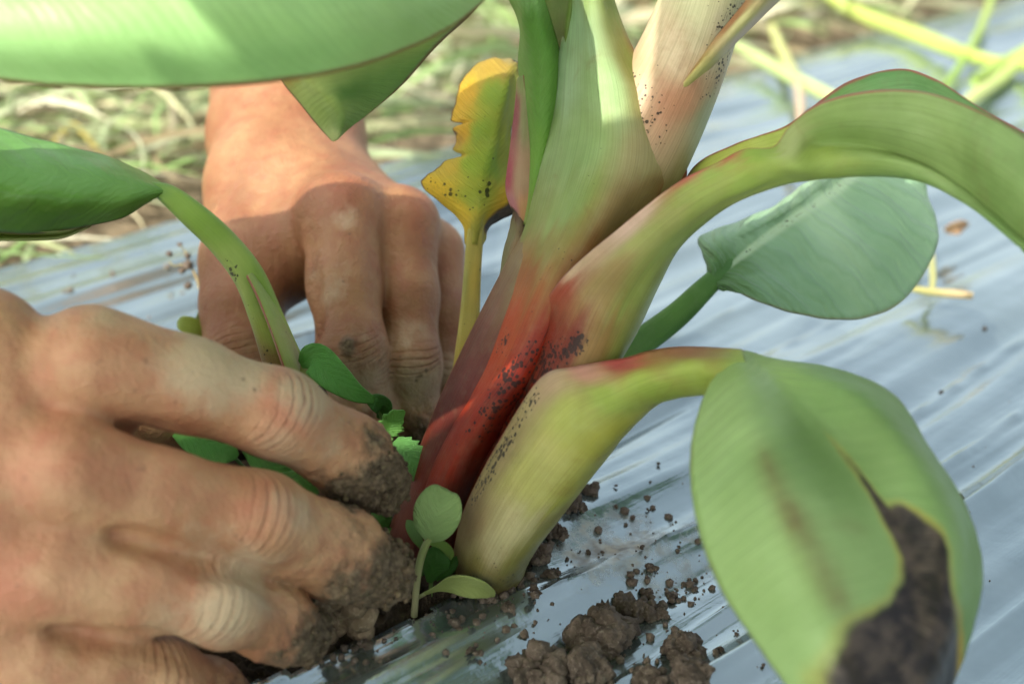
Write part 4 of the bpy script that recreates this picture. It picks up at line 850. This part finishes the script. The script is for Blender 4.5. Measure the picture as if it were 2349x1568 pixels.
for (x, y, d, r, lab) in [(812, 1384, .352, 36, 'pale angular soil lump under the muddy middle fingertip'), (735, 1400, .350, 24, 'small pale lump left of the angular lump under the fingers'), (770, 1375, .352, 22, 'brown lump between the two pale lumps under the fingers')]:
    V, F = lumps([P(x, y, d), P(x+8, y-10, d+.002), P(x+14, y+26, d+.004), P(x+16, y+60, d+.008)], [r*d/FPX, r*.8*d/FPX, r*.9*d/FPX, r*d/FPX], 2, .5, 1.4, x); o = mesh_obj('soil_clod', V, F, M_STONE); tag(o, lab, 'soil clod', 'soil lumps under the fingers')
# heap of loose crumbs in the hole and fine crumbs over the film
def crumbs(name, pts, rmin, rmax, mat, seed, label=None):
    r = rmin+(rmax-rmin)*RNG.random(len(pts))**3
    C = [np.array([p[0], p[1], surf_z(p[0], p[1])+q*.35]) for p, q in zip(pts, r)]
    V, F = lumps(C, r, 1, .5, 2.0, seed); o = mesh_obj(name, V, F, mat); tag(o, kind='stuff'); return o
pts = []
while len(pts) < 420:
    x, y = HOLE.min(0)+RNG.random(2)*(HOLE.max(0)-HOLE.min(0))
    if hole_sd(np.array([x]), np.array([y]))[0] < -.003: pts.append((x, y))
crumbs('loose_soil', pts, .0008, .0050, M_SOIL, 5)
pts = []
for (cx, cy, sx, sy, n) in [(1420, 1250, 150, 110, 70), (1300, 1400, 130, 70, 40), (1480, 1430, 110, 80, 80), (800, 1500, 90, 30, 60), (1150, 1350, 60, 40, 70), (1560, 1300, 60, 50, 60), (2100, 1150, 500, 250, 60), (200, 640, 200, 60, 14), (1080, 1420, 120, 50, 60)]:
    for _ in range(n):
        x, y = cx+RNG.normal()*sx*.7, cy+RNG.normal()*sy*.7
        if y < 500: continue
        g = G(x, y)
        if hole_sd(np.array([g[0]]), np.array([g[1]]))[0] > .001: pts.append((g[0], g[1]))
crumbs('fine_crumbs', pts, .00022, .0013, M_CLOD, 6)

# ------------------------------------------------------------------ dry grass behind the bed
def blades(n, seed, area, lens, wid, pal, lift, name=None):
    r = np.random.default_rng(seed); k = 8
    S = area[0]+(area[1]-area[0])*r.random(n); T = area[2]+(area[3]-area[2])*r.random(n)**1.3
    L = lens[0]+(lens[1]-lens[0])*r.random(n)**1.5; w = wid[0]+(wid[1]-wid[0])*r.random(n)**2; az = r.random(n)*2*np.pi
    up = lift*r.random(n)**1.5; bend = r.normal(size=n)*1.2; z0 = -.014+.018*r.random(n)
    t = np.linspace(0, 1, k)[None]; a = az[:, None]+bend[:, None]*t
    st = L[:, None]/(k-1); dx = np.cumsum(np.cos(a)*st, 1); dy = np.cumsum(np.sin(a)*st, 1)
    x = (S*BS[0]+T*BT[0])[:, None]+dx; y = (S*BS[1]+T*BT[1])[:, None]+dy
    z = z0[:, None]+L[:, None]*up[:, None]*(1.8*t-1.5*t*t)+.004*r.normal(size=(n, 1))*t; z = np.maximum(z, -.02)
    wv = w[:, None]*np.clip(np.sin(np.pi*(.15+.83*t)), .1, 1)*.5
    nx, ny = -np.sin(a), np.cos(a); tw = r.normal(size=(n, 1))*.8
    c = np.stack([x, y, z], -1); side = np.stack([nx*np.cos(tw), ny*np.cos(tw), np.sin(tw)+0*a], -1)
    V = np.stack([c-side*wv[..., None], c+np.array([0, 0, 1])*(wv*.35)[..., None], c+side*wv[..., None]], 2)
    base_i = (np.arange(n)*k*3)[:, None, None]; i = np.arange(k-1)[None, :, None]*3; j = np.arange(2)[None, None]
    F = np.stack([base_i+i+j, base_i+i+j+1, base_i+i+3+j+1, base_i+i+3+j], -1).reshape(-1, 4)
    pc = np.array([lin(p) for p in pal]); ci = r.integers(0, len(pal), n); col = pc[ci]*(.7+.6*r.random((n, 1)))
    return V.reshape(-1, 3), F, np.repeat(col, k*3, 0)
STRAW = ['#c4bc98', '#b4b48c', '#9ca478', '#ccc8ac', '#a0b080', '#8aa468', '#a8b88c', '#8c8060', '#7f9c5c', '#b8c09c']
parts = [blades(7000, 1, (-.5, 1.6, T_EDGE+.03, T_EDGE+.5), (.03, .13), (.0018, .007), STRAW, .5), blades(2200, 2, (-.2, 3.0, T_EDGE+.25, T_EDGE+1.6), (.06, .2), (.002, .008), STRAW, .6), blades(220, 3, (-.4, 1.4, T_EDGE+.08, T_EDGE+.3), (.03, .07), (.006, .014), ['#7f9a52', '#8fa866', '#a8a060', '#93ab74'], .5)]
V = []; F = []; Cc = []; off = 0
for v, f, c in parts: V.append(v); F.append(f+off); Cc.append(c); off += len(v)
o = mesh_obj('grass', np.concatenate(V), np.concatenate(F), M_GRASS, cols=np.concatenate(Cc), origin=(0, .9, -.02)); tag(o, 'dry straw and green grass matted on the ground behind the film', 'grass', kind='stuff')
o.pop('category', None)

def stalk(path, label, c1, c2, group='grass stems trailing onto the film'):
    o = tube('grass_stem', path, M_STALK, None, 40, 8, .7, paint=[(0, .5, c1), (1, .5, c2)], rough=.05); tag(o, label, 'grass stem', group)
YG, ST = '#b6c468', '#c9b68c'
for pth, lab, a, b in [
 ([(1840, -60, 1.00, 16), (1960, 25, .97, 18), (2100, 80, .93, 19), (2230, 130, .88, 17), (2330, 150, .85, 15), (2480, 160, .82, 12)], 'long thick yellow green grass stem slanting across the top right corner', YG, '#a8bc5c'),
 ([(2235, 185, .88, 14), (2300, 150, .86, 16), (2400, 90, .86, 15), (2500, 20, .88, 12)], 'green grass stem rising to the right edge from the stem crossing', '#9cb858', YG),
 ([(2180, 270, .80, 15), (2240, 220, .82, 17), (2320, 160, .85, 17), (2440, 40, .9, 14)], 'pale yellow green stem running up to the right edge above the arching leaf', '#c0cc80', '#b4c870'),
 ([(2170, 200, .84, 9), (2215, 130, .88, 10), (2260, 40, .93, 9), (2290, -60, 1.0, 8)], 'thin green stem crossing the thick stem near the top right', '#93b450', '#a8bc60'),
 ([(1770, 60, .93, 10), (1800, 130, .86, 13), (1830, 190, .80, 12), (1836, 250, .74, 11), (1838, 300, .70, 9)], 'bent straw coloured stem on the film left of the arching leaf', '#c0c47c', '#d0b49a'),
 ([(1690, 105, .90, 12), (1760, 145, .86, 16), (1850, 195, .81, 17), (1960, 250, .76, 14), (2040, 300, .72, 10)], 'pale green stem lying on the film behind the arching leaf', '#b6c886', '#c2d08c'),
 ([(2080, 660, .552, 6), (2130, 668, .550, 9), (2190, 674, .548, 10), (2232, 678, .547, 8)], 'short straw stub lying on the film right of the pleated blade', '#b0ac6c', '#cdb68a'),
 ([(2115, 520, .600, 6), (2135, 580, .580, 8), (2140, 630, .562, 8), (2138, 665, .551, 7)], 'pale upright straw behind the pleated blade', '#b8bc8c', '#b8b874'),
 ([(2080, 410, .66, 9), (2100, 470, .63, 10), (2110, 520, .61, 8)], 'tan straw piece above the pleated blade edge', '#c0a478', '#c4b084'),
 ([(110, 350, .70, 9), (150, 300, .735, 8), (175, 290, .75, 7), (220, 340, .71, 7), (260, 395, .675, 6)], 'kinked yellow straw above the left leaf', '#c0b45c', '#b4a85c')]:
    pth2 = [(x, y, min(d, gd(y, .006)), r) for (x, y, d, r) in pth]
    stalk(pth2, lab, a, b)
# dead leaf scraps
for x, y, w, lab, tone in [(2195, 520, 26, 'brown dead leaf scrap on the film right of the pleated blade', '#c29a78'), (510, 452, 40, 'small brown dead leaf at the film border behind the left leaf', '#a8844a')]:
    d = gd(y, .006); o = leafpx('dead_leaf', [(x-w, y+10, d), (x, y, d-.004), (x+w, y-6, d)], [6, w*.7, 3], M_WEED, None, cup=.4, tilt=.6, tone=tone); tag(o, lab, 'dead leaf')

# ------------------------------------------------------------------ plant added out of view, its leaves shaped to shade the front
shade_base = np.array([.44, -.36, -.03])
SHADE_PLANT = thing('banana_plant', 'taller banana plant added out of view, its broad leaves shaped to shade the foreground', 'plant', tuple(shade_base))
tube('pseudostem', [tuple(shade_base+np.array([0, 0, z]))+(r,) for z, r in ((0, .035), (.1, .033), (.25, .028), (.36, .022))], M_STALK, SHADE_PLANT, 30, 16, world=True, paint=[(0, .5, '#8a5a3c'), (.5, .5, '#93a258'), (1, .5, '#9cb060')])
def shade_leaf(far, near, z):
    f = np.array([(*p, z) for p in far]); n = np.array([(*p, z) for p in near])
    rows = [[a+(b-a)*k-np.array([0, 0, .16*abs(k-.5)*2*np.linalg.norm(b-a)*.5]) for k in (0, .25, .5, .75, 1)] for a, b in zip(f, n)]
    lf = sheet('leaf', rows, M_BLADE_NEAR, SHADE_PLANT, 70, 25, .0009, pleat=(.0008, 26, 3), world=True, paint=[(.2, .5, '#8cb060'), (.6, .3, '#7fac58'), (.9, .5, '#86b05c')])
    m = (f+n)/2; m = np.concatenate([[shade_base+np.array([0, 0, .33])], m]); k = len(m)
    tube('petiole', [tuple(p-np.array([0, 0, .003]))+(.010-.008*i/(k-1),) for i, p in enumerate(m)], M_STALK, lf, 40, 10, world=True, paint=[(0, .5, '#9cb060'), (1, .5, '#9cb868')])
shade_leaf([(.32, -.12), (.22, .09), (.1, .20), (.0, .27), (-.06, .262), (-.1, .212), (-.165, .242)], [(.29, -.14), (.18, -.06), (.08, -.02), (.03, .02), (-.04, .06), (-.12, .10), (-.178, .225)], .315)
shade_leaf([(.27, -.14), (.12, .02), (0, .09), (-.15, .152), (-.170, .151), (-.205, .148), (-.30, .16), (-.45, .19), (-.60, .20)], [(.26, -.16), (.13, -.17), (.03, -.17), (-.12, -.15), (-.15, -.14), (-.2, -.13), (-.3, -.10), (-.48, -.0), (-.61, .18)], .335)
